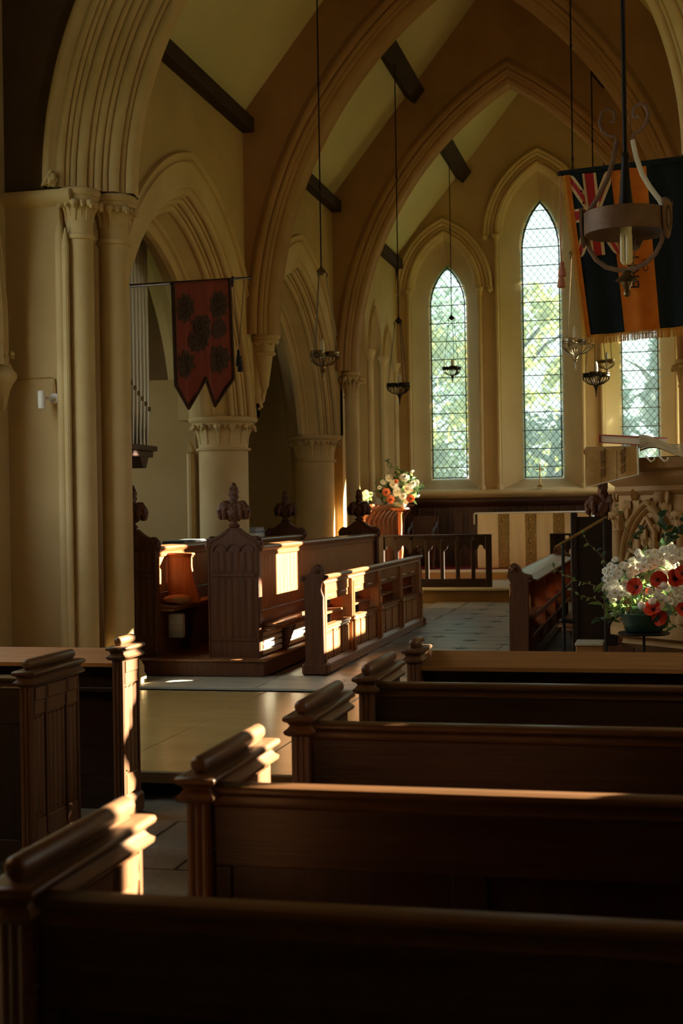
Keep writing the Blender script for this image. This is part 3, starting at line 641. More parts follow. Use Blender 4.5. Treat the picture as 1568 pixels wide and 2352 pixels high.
tree(-3.7, 38, 7.6, 1.9, TREEY, 'bright yellow-green tree seen through the centre window', 3400, leaf=.34, seed=3)
tree(-2.3, 31, 3.6, 1.5, TREEG, 'grey-green bush low in the centre window', 3000, leaf=.25, z0=.2, seed=4)
tree(-5.4, 30, 3.3, 1.4, TREEY, 'yellow-green bush low in the left window', 2600, leaf=.25, z0=.2, seed=5)
tree(.1, 46, 6.9, 1.6, TREED, 'blue-green pointed conifer seen through the right window', 3600, True, leaf=.35, z0=.3, seed=6)
tree(-1.5, 50, 6.2, 1.8, TREED, 'second blue-green conifer left of the first in the right window', 3400, True, leaf=.35, z0=.3, seed=7)
tree(1.6, 52, 6.8, 1.8, TREED, 'third conifer at the right edge of the right window', 3200, True, leaf=.35, z0=.3, seed=8)
tree(-.2, 33, 2.9, .8, TREEY, 'round yellow shrub at the foot of the right window', 2000, leaf=.2, z0=.3, seed=9)
tree(5.9, 31.5, 14.5, 3.3, TREEG, 'broad unseen tree added south-east of the church to shade the windows', 12000, leaf=.6, z0=2.5, seed=10)  # unseen trees from here on, placed to keep sun off the east windows
tree(7.2, 39.5, 16.5, 3.3, TREEG, 'unseen tree added for shade beside the broad one', 9000, leaf=.6, z0=3.5, seed=11)
tree(12.6, 36.0, 15.0, 3.2, TREEG, 'third unseen tree added for shade, farthest south', 7000, leaf=.6, z0=3.5, seed=12)

# ================================================================== PEWS
def end_panel(t, x0, x1, y0, y1, zt, mat=None, face=0, comp=3, name='end_panel'):
    """bench end standing in the YZ plane between x0 and x1"""
    w = x1-x0
    q = M(); q.box(x0-.012, x1+.012, y0-.015, y1+.02, 0, .12, .02); q.build('foot', PEWY, t)
    q = M(); q.box(x0+.012, x1-.012, y0+.02, y1-.02, .1, zt-.06)
    for yy in (y0+.014, y1-.014):
        for i in range(3):
            xx = x0+w*(.2+.3*i); q.tube([(xx, yy, .12), (xx, yy, zt-.05)], .0115, 8)
    for yy in (y0, y1-.035):
        q.box(x0+.002, x1-.002, yy+.012, yy+.03, .11, zt-.05, .004)
    q.build(name, PEWZ, t)
    for sx, xx in ((1, x1-.012), (-1, x0+.012)):
        q = M(); W = (y1-y0-.06)
        if comp == 3: cs = [(0, .25), (.28, .72), (.75, 1.0)]
        else: cs = [(0, 1.)]
        for a, b in cs:
            ya, yb = y0+.03+a*W, y0+.03+b*W; k = 2 if b-a < .35 else (4 if comp == 3 else 3)
            q.reeds((xx, ya+.006, .25), (0, 1, 0), (0, 0, 1), (sx, 0, 0), yb-ya-.012, zt-.25-.20, k, .011, .015)
            ww = yb-ya-.012; zz = zt-.19
            for e in range(2):
                q.prism([(ya+.006, zz+e*.062), (yb-.006, zz+e*.062), (yb-.012, zz+e*.062+.028), (yb-.004, zz+.058+e*.062), (ya+.006, zz+.058+e*.062)], 'x', xx, xx+sx*(.010+.004*e))
            q.box(xx, xx+sx*.010, ya+.008, yb-.008, .13, .235, .006)
        for a, b in zip(cs, cs[1:]):
            yc = y0+.03+W*(a[1]+b[0])/2; q.box(xx, xx+sx*.014, yc-.005, yc+.005, .16, zt-.06, .003)
        for yc in (y0+.018, y1-.018): q.tube([(xx+sx*.004, yc, .12), (xx+sx*.004, yc, zt-.05)], .009, 8)
        q.build('carved_panel', PEWZ, t)
    # moulded capping
    pf = [(.0, 0), (.008, .0), (.020, .008), (.022, .018), (.012, .026), (.004, .036), (.010, .046), (.022, .052), (.025, .060), (.022, .068), (.012, .072), (0, .073)]
    q = M(50); V = []; z = zt-.062
    for o, h in pf: V.append([(x0-o+.002, y0-o+.004, z+h), (x1+o-.002, y0-o+.004, z+h), (x1+o-.002, y1+o-.004, z+h), (x0-o+.002, y1+o-.004, z+h)])
    q.add([p for r in V for p in r], [(j*4+i, j*4+(i+1) % 4, (j+1)*4+(i+1) % 4, (j+1)*4+i) for j in range(len(V)-1) for i in range(4)]+[(0, 1, 2, 3), tuple(len(V)*4-4+i for i in range(4))])
    q.build('capping', PEWY, t)
    xm = (x0+x1)/2; q = M(50); zr = zt+.035
    q.prism([(xm-.024, zt+.005), (xm+.024, zt+.005), (xm+.010, zt+.014), (xm+.009, zt+.03), (xm-.009, zt+.03), (xm-.010, zt+.014)], 'y', y0+.025, y1-.03)
    q.tube([(xm, y0+.01, zr), (xm, y0+.016, zr), (xm, y0+.024, zr), (xm, y1-.03, zr), (xm, y1-.018, zr), (xm, y1-.012, zr)], [.012, .020, .0235, .0235, .019, .010], 18)
    q.build('top_roll', PEWY, t)
def pew(y, xa, xb, label, side):
    """pew with its aisle end at xa, running to xb; the back faces the viewer"""
    sg = 1 if xb > xa else -1
    t = thing('pew', label, 'pew', (xa, y, 0), 'dark oak pews of the nave')
    x0, x1 = (xa, xa+.066) if sg > 0 else (xa-.066, xa)
    end_panel(t, x0, x1, y, y+.60 if sg > 0 else y+.52, .895)
    # far end
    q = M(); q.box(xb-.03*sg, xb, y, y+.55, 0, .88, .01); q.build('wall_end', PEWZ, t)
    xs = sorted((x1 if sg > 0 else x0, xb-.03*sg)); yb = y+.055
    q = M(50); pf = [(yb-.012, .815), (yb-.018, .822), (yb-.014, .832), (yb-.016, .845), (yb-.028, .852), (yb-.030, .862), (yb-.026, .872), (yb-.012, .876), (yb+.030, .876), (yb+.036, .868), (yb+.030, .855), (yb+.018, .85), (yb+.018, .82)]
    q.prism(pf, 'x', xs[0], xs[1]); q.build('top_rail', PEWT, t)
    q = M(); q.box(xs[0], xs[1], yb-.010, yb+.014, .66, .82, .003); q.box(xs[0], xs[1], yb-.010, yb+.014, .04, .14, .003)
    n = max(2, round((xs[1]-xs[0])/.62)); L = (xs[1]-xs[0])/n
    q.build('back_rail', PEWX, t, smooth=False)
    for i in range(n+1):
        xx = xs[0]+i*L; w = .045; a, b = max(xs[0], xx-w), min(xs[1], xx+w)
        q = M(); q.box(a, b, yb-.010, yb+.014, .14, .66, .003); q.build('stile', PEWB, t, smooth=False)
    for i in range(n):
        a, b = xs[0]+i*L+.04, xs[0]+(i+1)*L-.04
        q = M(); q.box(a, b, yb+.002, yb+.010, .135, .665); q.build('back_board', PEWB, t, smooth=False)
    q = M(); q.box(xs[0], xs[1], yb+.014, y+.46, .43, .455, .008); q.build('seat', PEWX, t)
    return t
pew(2.36, -1.23, 1.58, 'dark oak pew nearest the viewer across the bottom of the picture', 1)
pew(3.42, -1.23, 1.58, 'second dark oak pew from the front of the picture with sunlit top rail', 1)
pew(4.48, -1.23, 1.58, 'third oak pew from the viewer, between the sunlit one and the next', 1)
pew(5.55, -1.23, 1.58, 'fourth oak pew from the viewer, just behind the front book desk', 1)
pew(5.60, -2.72, -5.15, 'oak pew left of the aisle with a carved three-part bench end', -1)
def frontal(y, xa, xb, label, dmat):
    sg = 1 if xb > xa else -1; t = thing('pew_front_desk', label, 'pew', (xa, y, 0))
    x0, x1 = (xa, xa+.066) if sg > 0 else (xa-.066, xa)
    end_panel(t, x0, x1, y, y+.24, .895, comp=1)
    xs = sorted((x1 if sg > 0 else x0, xb)); 
    q = M(); q.add([(xs[0], y+.03, .795), (xs[1], y+.03, .795), (xs[1], y+.20, .858), (xs[0], y+.20, .858), (xs[0], y+.03, .815), (xs[1], y+.03, .815), (xs[1], y+.20, .878), (xs[0], y+.20, .878)], [(0, 3, 2, 1), (4, 5, 6, 7), (0, 1, 5, 4), (1, 2, 6, 5), (2, 3, 7, 6), (3, 0, 4, 7)])
    q.build('book_rest', dmat, t, smooth=False)
    q = M(); q.box(xs[0], xs[1], y+.165, y+.195, .02, .86, .004); q.build('front_board', PEWX, t, smooth=False)
    q = M(); q.box(xs[0], xs[1], y+.05, y+.16, .66, .685, .004); q.build('shelf', PEWX, t, smooth=False)
    n = max(2, round((xs[1]-xs[0])/.62)); L = (xs[1]-xs[0])/n
    for i in range(n):
        q = M(); q.box(xs[0]+i*L+.04, xs[0]+(i+1)*L-.04, y+.195, y+.203, .15, .75, .004); q.build('front_panel', PEWZ, t, smooth=False)
frontal(6.66, -1.23, 1.58, 'front book desk of the right pews, pale sloping board before the flowers', DESK)
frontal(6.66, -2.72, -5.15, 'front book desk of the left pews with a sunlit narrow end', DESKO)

# ================================================================== CHOIR STALLS
def carved_poppy(q, x, y, z, s=1.0):
    c = lambda q_, t: .20*math.sin(7*q_+10*t)*(.5+.5*math.cos(26*t))-.06*math.sin(26*t)
    q.lathe([(.038*s, 0), (.055*s, .01*s), (.058*s, .022*s), (.04*s, .035*s), (.03*s, .05*s), (.04*s, .07*s), (.055*s, .10*s), (.05*s, .17*s)], (x, y, z), 16, carve=lambda a, t: .12*math.sin(4*a) if t > .6 else 0, sy=.8)
    q.ell((x, y, z+.14*s), .088*s, .052*s, .085*s, 32, 24, lambda a, t: .16*math.sin(8*a+4*t)*math.sin(9*t))
    q.lathe([(.03*s, .19*s), (.038*s, .23*s), (.034*s, .26*s), (.043*s, .30*s), (.040*s, .34*s), (.026*s, .375*s), (.006*s, .40*s)], (x, y, z), 8)
    q.ctube([(x, y, z+h*s) for h in (.19, .23, .27, .31, .35, .385, .405)], [v*s for v in (.026, .036, .036, .042, .039, .024, .004)], 20, 6, carve=lambda a, t: .16*math.sin(4*a+9*t)+.14*math.sin(3*a-24*t))
    for sg in (-1, 1):
        P = [(x+sg*d*s, y, z+h*s) for d, h in ((.01, .10), (.03, .17), (.055, .20), (.085, .195), (.112, .16), (.122, .11), (.118, .075))]
        q.ctube(P, [v*s for v in (.035, .045, .050, .052, .046, .036, .014)], 20, 6, carve=c, flat=.8)
        for dy in (-.03, .03):
            P = [(x+sg*d*s, y+dy*s*k, z+h*s) for d, h, k in ((.03, .16, .6), (.06, .195, 1), (.08, .16, 1.3), (.075, .10, 1.4), (.09, .075, 1.5))]
            q.ctube(P, [v*s for v in (.02, .028, .028, .02, .006)], 12, 5, carve=c)
def stall_end(t, xc, w, y, z0, zsh, mir, th=.075, poppy=True, ztop=1.85):
    """carved stall end in the XZ plane: square body, ogee shoulders, neck and poppyhead"""
    h = w/2; mk = lambda s_=35: M(mir, s_) if mir is not None else M(None, s_)
    neck = ztop-.40
    L = [(-h, z0), (h, z0), (h, zsh-.06), (h+.012, zsh-.03), (h+.008, zsh+.0), (h-.01, zsh+.03), (h-.05, zsh+.055), (h-.10, zsh+.075), (.09, zsh+.105), (.06, zsh+.13)]
    right_ = [(.045, neck-.02), (.04, neck)]
    poly = L+right_; poly = poly+[(-a, b) for a, b in reversed(poly)][:-1]
    poly = [(xc+a, b) for a, b in poly]
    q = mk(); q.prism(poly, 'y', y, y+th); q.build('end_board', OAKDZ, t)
    q = mk(50)
    for yy in (y, y+th):
        P = [(xc+a, yy, b) for a, b in ((h-.012, z0+.02), (h-.012, zsh-.04), (h-.03, zsh+.02), (h-.10, zsh+.055), (.075, zsh+.09), (.045, zsh+.13), (.03, neck-.01))]
        q.tube(P, .009, 8); q.tube([(2*xc-p[0], p[1], p[2]) for p in P], .009, 8)
    q.build('edge_moulding', OAKDZ, t)
    q = mk(50)
    for sg in (-1, 1):
        q.ell((xc+sg*(h-.005), y+th/2, zsh-.01), .035, th*.62, .055, 16, 12, lambda a, t_: .22*math.sin(5*a)*math.sin(8*t_))
        q.ell((xc+sg*(h-.035), y+th/2, zsh+.04), .035, th*.55, .028, 14, 10, lambda a, t_: .22*math.sin(5*a)*math.sin(8*t_))
    q.build('crocket', OAKDZ, t)
    q = mk(50); carved_poppy(q, xc, y+th/2, neck, .98); q.build('poppyhead', OAKDZ, t)
    q = mk()
    for yy, sg in ((y, -1), (y+th, 1)):
        for zz0, zz1 in ((z0+.18, zsh-.30), (zsh-.24, zsh-.06)):
            q.reeds((xc-h+.05, yy, zz0), (1, 0, 0), (0, 0, 1), (0, sg, 0), w-.10, zz1-zz0, 6, .008, .01)
        q.box(xc-h+.03, xc+h-.03, min(yy, yy+sg*.012), max(yy, yy+sg*.012), zsh-.285, zsh-.255, .004)
        q.box(xc-h+.03, xc+h-.03, min(yy, yy+sg*.010), max(yy, yy+sg*.010), z0+.145, z0+.165, .004)
        for k in range(3):
            c = xc-h+.05+(w-.1)*(k+.5)/3; hw = (w-.1)/6-.004
            orders(q, c, hw, zsh-.065, Rof(hw, .06), [(.008, yy), (.008, yy+sg*.012), (0, yy+sg*.012), (0, yy)], lambda s_, d, z: (s_, d, z), 8)
    q.build('tracery', OAKDZ, t)
def stall_row(xb, xe, zb, label, mir, seat_front, zs=.60, cat='stall'):
    """row of stalls: back panelling at xb facing the aisle, boards, seat, end panels; xe = centre of the ends"""
    Y0, Y1 = 11.42, 16.55
    t = thing('choir_stall', label, cat, ((xb if mir is None else 2*mir-xb), Y0, zb), 'choir stalls')
    stall_end(t, xe, .47, Y0, zb, 1.31, mir); stall_end(t, xe, .47, Y1, zb, 1.31, mir)
    k = M(mir, 50); k.prism([(xb-.03, 1.20), (xb+.012, 1.20), (xb+.018, 1.215), (xb+.012, 1.23), (xb+.02, 1.245), (xb+.045, 1.26), (xb+.05, 1.275), (xb+.04, 1.29), (xb-.06, 1.30), (xb-.07, 1.28), (xb-.03, 1.26)], 'y', Y0+.075, Y1); k.build('top_rail', OAKY, t)
    n = 40; L = (Y1-Y0-.075)/n
    for i in range(n):
        k = M(mir); k.box(xb-.02, xb+rnd.uniform(-.001, .001), Y0+.075+i*L+.002, Y0+.075+(i+1)*L-.002, zs+.12, 1.21, .004); k.build('back_plank', OAKZ, t, smooth=False)
    k = M(mir); k.box(xb-.02, xb+.008, Y0+.075, Y1, zs, zs+.12, .004); k.box(xb-.03, xb-.021, Y0+.075, Y1, zb, 1.25); k.build('skirting', OAKY, t, smooth=False)
    k = M(mir, 50); k.box(xb+.008, seat_front, Y0+.075, Y1, zs-.015, zs+.012, .01); k.box(xb+.008, seat_front-.03, Y0+.075, Y1, zs-.045, zs-.015, .006); k.build('seat', OAKY, t)
    for yy in (12.12, 13.35, 14.6, 15.8):
        k = M(mir); k.prism([(xb+.01, zb), (xb+.08, zb), (seat_front-.03, zs-.05), (xb+.01, zs-.05)], 'y', yy, yy+.06); k.build('seat_bracket', OAKDZ, t, smooth=False)
    return t
def plinth(mir, label):
    t = thing('stall_plinth', label, 'platform', ((-4.2 if mir is None else 2*mir+4.2), 11.3, FC))
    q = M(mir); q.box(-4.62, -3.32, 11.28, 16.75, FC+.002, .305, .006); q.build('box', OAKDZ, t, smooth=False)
    q = M(mir, 50); q.box(-4.62, -3.30, 11.26, 16.77, .296, .32, .009); q.build('nosing', OAKY, t)
for mir in (None, AX-.02):
    sd_ = 'left' if mir is None else 'right'
    plinth(mir, 'low brown timber plinth under the %s choir stalls' % sd_)
    a = stall_row(-3.44, -3.625, .32, ('front choir stall on the left with sunlit boarded back' if mir is None else 'front choir stall on the right, a dark silhouette beside the pulpit'), mir, -3.24)
    b = stall_row(-4.38, -4.57, .32, ('back choir stall on the left holding the red cushion' if mir is None else 'back choir stall on the right, hidden behind the pulpit'), mir, -4.18, .76)
    # low book shelf in front of the back row is the back of the front row
    q = M(mir); q.box(-3.75, -3.48, 11.6, 16.4, 1.2, 1.225, .005); q.build('book_ledge', OAKY, a, smooth=False)
# the shaped divider inside the back stall, its cushion and the things about it
q = M(50)
pd = [(-4.37, .775), (-4.07, .775), (-4.075, .82), (-4.10, .90), (-4.13, 1.0), (-4.145, 1.10), (-4.145, 1.19), (-4.37, 1.19)]
q.prism([(-4.46+(a+4.38)*1.0-.0, b) for a, b in pd] if 0 else pd, 'y', 11.80, 11.835)
dv = thing('stall_divider', 'red-brown curved divider board in the back choir stall', 'divider', (-4.25, 11.8, .775))
q.build('board', OAKR, dv)
q = M(50); q.box(-4.37, -4.135, 11.785, 11.85, 1.185, 1.20, .005); q.box(-4.37, -4.125, 11.775, 11.86, 1.20, 1.225, .008); q.build('cap', OAKR, dv)
q = M(50); q.ell((-4.22, 11.64, .815), .13, .135, .042, 28, 12, lambda a, t: .05*math.sin(2*a)**2); cu = single(q, 'cushion', mottled('red_patterned_cushion', (.50, .06, .03), (.42, .28, .10), 9, .8, .3, 60), 'red and ochre patterned cushion on the back choir stall seat', 'cushion')
def slats(x, y0, y1, z0, z1, label, n=4):  # sunlit lower boards of the stall back, their brightness drawn as cream slats
    t = thing('under_seat_boarding', label, 'boarding', (x, (y0+y1)/2, .32))
    h = (z1-z0)/n
    for i in range(n):
        q = M(); q.box(x-.02, x+.012, y0, y1, z0+i*h+.006, z0+(i+1)*h-.006, .006); q.build('slat', CREAMP, t)
    q = M(); q.box(x-.035, x-.02, y0+.02, y1-.02, .322, z1, .002); q.build('case', CREAMP, t)
slats(-3.395, 11.52, 12.10, .33, .54, 'cream slatted heater under the front stall seat, coloured as sunlit, near end'); slats(-3.395, 12.22, 13.3, .33, .54, 'cream slatted heater under the front stall, coloured as sunlit, second one along'); slats(-3.395, 13.45, 14.55, .33, .54, 'cream slatted heater under the front stall, coloured as sunlit, third one along')
q = M(50); q.box(-4.34, -4.20, 11.70, 11.78, .46, .68, .012); q.box(-4.32, -4.22, 11.692, 11.70, .58, .64, .004); single(q, 'electric_box', CREAMP, 'cream electric box below the back stall seat', 'box')
q = M(); q.tube([(-3.80, 11.9, .74), (-3.95, 11.9, .325)], .008, 6); single(q, 'walking_stick', OAKR, 'thin brown stick leaning behind the front stall end', 'stick')
# things standing behind the stalls
t = thing('organ_console', 'low dark cabinet behind the back stall', 'cabinet', (-4.9, 15.0, FC))
q = M(); q.box(-5.38, -4.83, 12.9, 14.4, FC, 1.24, .01); q.box(-5.3, -4.83, 16.1, 17.2, FC, 1.24, .01); q.build('body', REDW, t, smooth=False)
t = thing('grey_speaker_box', 'dark grey box standing behind the back stall, left of the carved end', 'box', (-4.85, 13.9, 1.24))
q = M(); q.box(-5.1, -4.85, 13.6, 14.35, 1.24, 1.29, .008); q.build('body', DGREY, t); q = M(); q.box(-5.08, -4.86, 13.64, 14.3, 1.288, 1.297, .003); q.build('lid', GREYP, t)
t = thing('white_printer', 'pale grey printer-like box behind the stalls beside the round pier', 'box', (-4.85, 16.3, 1.24))
q = M(); q.box(-5.2, -4.84, 16.2, 16.65, 1.24, 1.33, .012); q.build('body', WHITE, t); q = M(); q.box(-5.21, -4.83, 16.19, 16.66, 1.33, 1.35, .008); q.prism([(16.22, 1.35), (16.62, 1.35), (16.58, 1.39), (16.26, 1.39)], 'x', -5.18, -4.86); q.build('lid', GREYP, t)

# ================================================================== CHOIR FRONT DESKS
def choir_desk(mir, label):
    t = thing('choir_desk', label, 'desk', ((-2.9 if mir is None else 2*mir+2.9), 11.46, FC), 'choir front desks')
    mk = lambda s_=35: M(mir, s_) if mir is not None else M(None, s_)
    for i, y in enumerate((11.46, 16.45)):
        q = mk(); P = [(-3.0, FC+.1), (-3.0, .965), (-3.03, .975), (-3.035, 1.0), (-3.03, 1.025), (-2.97, 1.04), (-2.95, 1.055), (-2.94, 1.09), (-2.915, 1.112), (-2.88, 1.115), (-2.85, 1.09), (-2.835, 1.05), (-2.84, 1.0), (-2.86, .95), (-2.865, .90), (-2.845, .84), (-2.84, FC+.1)]
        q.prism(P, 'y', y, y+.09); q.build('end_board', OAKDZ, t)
        q = mk(50); q.ell((-2.885, y+.045, 1.075), .05, .06, .045, 18, 12, lambda a, s_: .2*math.sin(5*a)*math.sin(7*s_)); q.ell((-3.01, y+.045, 1.0), .03, .055, .028, 14, 10, lambda a, s_: .2*math.sin(5*a)*math.sin(7*s_)); q.build('carved_top', OAKDZ, t)
        q = mk(); q.box(-3.03, -2.80, y-.02, y+.11, FC, FC+.10, .015); q.build('foot', OAKDZ, t)
    q = mk(); q.box(-2.93, -2.815, 11.55, 16.45, FC, .26, .01); q.prism([(-2.93, .26), (-2.815, .26), (-2.845, .285), (-2.93, .285)], 'y', 11.55, 16.45); q.build('plinth', OAKY, t, smooth=False)
    q = mk(50); q.prism([(-2.99, .955), (-2.86, .945), (-2.845, .955), (-2.85, .975), (-2.83, .99), (-2.815, 1.0), (-2.81, 1.015), (-2.82, 1.028), (-2.86, 1.03), (-2.99, 1.005)], 'y', 11.55, 16.45); q.build('top_rail', OAKY, t)
    q = mk(); P = [(-2.86, 1.03), (-3.07, .985), (-3.07, .97), (-2.86, 1.012)]; q.prism(P, 'y', 11.55, 16.45); q.build('book_rest', mottled('pale_desk_top', (.20, .15, .10), (.28, .22, .15), 4, .35, .1, 30) if mir is not None else OAKY, t, smooth=False)  # right desk's top is coloured paler than the left one's
    q = mk(); q.box(-2.91, -2.858, 11.55, 16.45, .865, .95, .004); q.build('fascia', OAKY, t, smooth=False)
    nodes = [11.46+.05, 12.62, 13.86, 15.09, 16.30]
    for i, y in enumerate(nodes[1:]+[]):
        q = mk(); q.box(-2.925, -2.825, y-.05, y+.05, .26, .95, .005); q.box(-2.825, -2.80, y-.03, y+.03, .27, .56, .006); q.prism([(-2.825, .56), (-2.80, .56), (-2.825, .60)], 'y', y-.03, y+.03)
        for e in (-1, 0, 1): q.tube([(-2.825, y+e*.025, .60), (-2.825, y+e*.025, .93)], .008, 6)
        q.build('post', OAKZ, t)
        q = mk(50); q.ell((-2.815, y, .575), .03, .055, .03, 14, 10, lambda a, s_: .25*math.sin(5*a)*math.sin(7*s_)); q.build('carved_boss', OAKZ, t)
    q = mk(); q.box(-2.90, -2.835, 11.55, 11.60, .26, .95, .005); q.build('post', OAKZ, t)
    nn = nodes
    for a, b in zip(nn, nn[1:]):
        ya, yb = a+.06, b-.05
        q = mk(50); q.prism([(-2.90, .53), (-2.86, .53), (-2.845, .54), (-2.85, .555), (-2.838, .565), (-2.84, .585), (-2.90, .59)], 'y', ya, yb); q.build('mid_rail', OAKY, t)
        q = mk(); q.box(-2.885, -2.862, ya, yb, .26, .54)
        W = yb-ya
        for k in range(3):
            y0 = ya+W*k/3+.012; q.reeds((-2.862, y0, .29), (0, 1, 0), (0, 0, 1), (1, 0, 0), W/3-.024, .235, 3, .011, .03)
            q.box(-2.862, -2.848, ya+W*k/3-.006, ya+W*k/3+.006, .26, .54, .003)
        q.build('linenfold_panel', OAKZ, t)
        q = mk(); q.box(-2.90, -2.865, ya, yb, .80, .87, .003)
        for k in range(2): q.ell((-2.862, ya+W*(k+.5)/2, .835), .01, W*.2, .018, 12, 6, lambda a_, s_: .2*math.sin(4*a_))
        q.build('frieze', OAKY, t)
    q = mk(); q.box(-3.05, -2.91, 11.55, 16.45, .66, .68, .004); q.box(-3.06, -3.045, 11.55, 16.45, .66, .71, .004); q.box(-3.04, -3.02, 11.55, 16.45, .50, .53, .004); q.build('book_shelf', OAKY, t, smooth=False)
    for y in nodes[1:]:
        q = mk(); q.box(-3.05, -2.925, y-.012, y+.012, .5, .98, .003); q.build('shelf_bracket', OAKR, t, smooth=False)
    return t
choir_desk(None, 'carved open oak choir desk on the left with sunlit linenfold panels')
choir_desk(AX-.02, 'carved oak choir desk on the right with a sunlit sloping top')
for i, (y, w, h, m_) in enumerate(((13.0, .11, .02, REDBK), (14.3, .13, .03, REDBK), (15.5, .12, .025, REDW))):
    q = M(AX-.02); q.box(-3.035, -2.94, y, y+w+.05, .681, .681+h, .003); single(q, 'hymn_book', m_, ['thin red hymn book on the right desk shelf, nearest', 'thicker red hymn book on the right desk shelf, in the middle', 'dark hymn book on the right desk shelf, farthest'][i], 'book')

# ================================================================== SANCTUARY
def rail(xa, xb, label):
    t = thing('altar_rail', label, 'rail', ((xa+xb)/2, 20.8, FS)); n = max(2, round((xb-xa)/.235)); L = (xb-xa-.09)/n
    q = M(); q.box(xa, xb, 20.76, 20.87, 1.155, 1.185, .006); q.build('handrail', BLKW, t)
    q = M(); q.box(xa, xb, 20.78, 20.84, FS, FS+.13, .005); q.build('bottom_rail', BLKW, t)
    for x in (xa, xb-.09): q = M(); q.box(x, x+.09, 20.77, 20.85, FS, 1.16, .006); q.build('post', BLKW, t)
    for i in range(n+1):
        x = xa+.045+i*L; q = M(); q.box(x-.03, x+.03, 20.79, 20.835, FS+.12, 1.10, .005)
        if 0 < i < n: q.build('baluster', BLKW, t)
    for i in range(n):
        c = xa+.045+(i+.5)*L; hw = L/2-.028; q = M()
        # cusped head: solid board with trefoil-headed opening
        outl = []
        N = 24
        zb, zs_, zt = .86, .93, 1.155
        def head(u):
            a = abs(u)*hw; lo = .915+.055*math.sqrt(max(0, 1-(a/hw)**2)) ; r = hw*.42
            if a < r: lo = max(lo, .985+math.sqrt(max(0, r*r-a*a)))
            return lo
        for k in range(N):
            u0, u1 = -1+2*k/N, -1+2*(k+1)/N
            for yy in (20.795, 20.83): q.quad((c+u0*hw, yy, head(u0)), (c+u1*hw, yy, head(u1)), (c+u1*hw, yy, zt), (c+u0*hw, yy, zt))
            q.quad((c+u0*hw, 20.795, head(u0)), (c+u1*hw, 20.795, head(u1)), (c+u1*hw, 20.83, head(u1)), (c+u0*hw, 20.83, head(u0)))
        q.build('trefoil_head', BLKW, t, smooth=False)
rail(-4.25, -2.50, 'dark pierced altar rail left of the gap, with trefoil openings')
rail(-1.62, .15, 'dark pierced altar rail right of the gap')
t = thing('altar', 'altar under a cream frontal with three brocade bands', 'altar', (-2.12, 23.4, .55))
q = M(); q.box(-3.0, -1.22, 23.46, 24.0, .55, 1.44); q.build('table', REDW, t, smooth=False)
def cloth_f(u, v):
    x = -3.05+1.88*u; d = .008*math.sin(x*38+2.5*v)*(1-v*.6)+.012*math.sin(x*11+v*4); return (x, 23.42+d-.02*(1-v), .555+(1.475-.555)*v)
q = M(80); q.grid(cloth_f, 120, 12); q.build('frontal', FRONT, t)
BRO = mottled('brocade_band', (.20, .13, .04), (.52, .38, .16), 34, .7, .3, 60)
for c in (-2.60, -2.14, -1.67):
    q = M(80); q.grid(lambda u, v: (lambda p: (p[0], p[1]-.006, p[2]))(cloth_f((c-.095+.19*u+3.05)/1.88, v)), 10, 12); q.build('brocade_band', BRO, t)
    q = M(60)
    for k in range(5):
        zc = .66+k*.18; P = [(c+.06*math.sin(a)*(1-.2*math.cos(a)), 23.385, zc+.075*math.cos(a)) for a in [2*pi*i/16 for i in range(17)]]
        q.tube(P, .006, 5); q.ell((c, 23.388, zc), .02, .006, .03, 8, 6)
    q.build('brocade_pattern', mottled('gold_brocade', (.40, .26, .08), (.62, .45, .18), 20, .6, .2, 60) if c == -2.60 else bpy.data.materials['gold_brocade'], t)
q = M(50); q.box(-3.10, -1.12, 23.36, 24.05, 1.475, 1.505, .012); q.box(-3.115, -3.09, 23.40, 24.0, 1.30, 1.49, .01); q.box(-1.13, -1.10, 23.36, 24.0, .95, 1.49, .012); q.build('fair_linen', LINEN, t)
# wood dado round the sanctuary
t = thing('reredos_panelling', 'dark oak panelling on the east wall below the windows', 'panelling', (-2, 24.4, FS))
q = M(); q.box(-4.58, .54, 24.40, 24.48, .55, 1.72); q.build('backing', REDW, t, smooth=False)
q = M(50); q.prism([(24.36, 1.66), (24.33, 1.70), (24.33, 1.73), (24.48, 1.75), (24.48, 1.64), (24.40, 1.60), (24.38, 1.62)], 'x', -4.58, .54); q.build('cornice', REDW, t)
for i in range(18):
    x = -4.52+i*.28; q = M(); q.box(x, x+.03, 24.375, 24.40, .56, 1.6, .004); q.build('stile', REDW, t, smooth=False); q = M(); q.box(x+.06, x+.25, 24.388, 24.40, .65, 1.5, .006); q.build('panel', REDW, t, smooth=False)
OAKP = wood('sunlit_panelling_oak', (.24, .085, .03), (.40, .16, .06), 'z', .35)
t = thing('north_panelling', 'brown oak arcaded panelling on the left sanctuary wall, sunlit at its near end', 'panelling', (-4.5, 22.4, FS))
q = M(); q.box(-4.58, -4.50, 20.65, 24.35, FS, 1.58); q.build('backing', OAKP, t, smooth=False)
q = M(50); q.prism([(-4.50, 1.56), (-4.36, 1.60), (-4.30, 1.64), (-4.30, 1.665), (-4.59, 1.67), (-4.59, 1.56)], 'y', 20.62, 24.35); q.build('ledge', OAKP, t)
for i in range(10):
    y = 20.68+i*.38; q = M(); q.box(-4.50, -4.45, y, y+.035, FS, 1.42, .005)
    P = [(-4.46, y+.018, 1.38), (-4.44, y+.018, 1.45), (-4.40, y+.018, 1.51), (-4.34, y+.018, 1.57)]
    q.tube(P, [.018, .02, .02, .018], 6); q.build('bracket', OAKP, t)
    if i < 9: q = M(); q.box(-4.50, -4.485, y+.08, y+.34, .6, 1.35, .006); q.build('panel', OAKP, t, smooth=False)
t = thing('altar_cross', 'small brass cross on the sill below the centre window', 'cross', (-2.06, 24.42, 1.93))
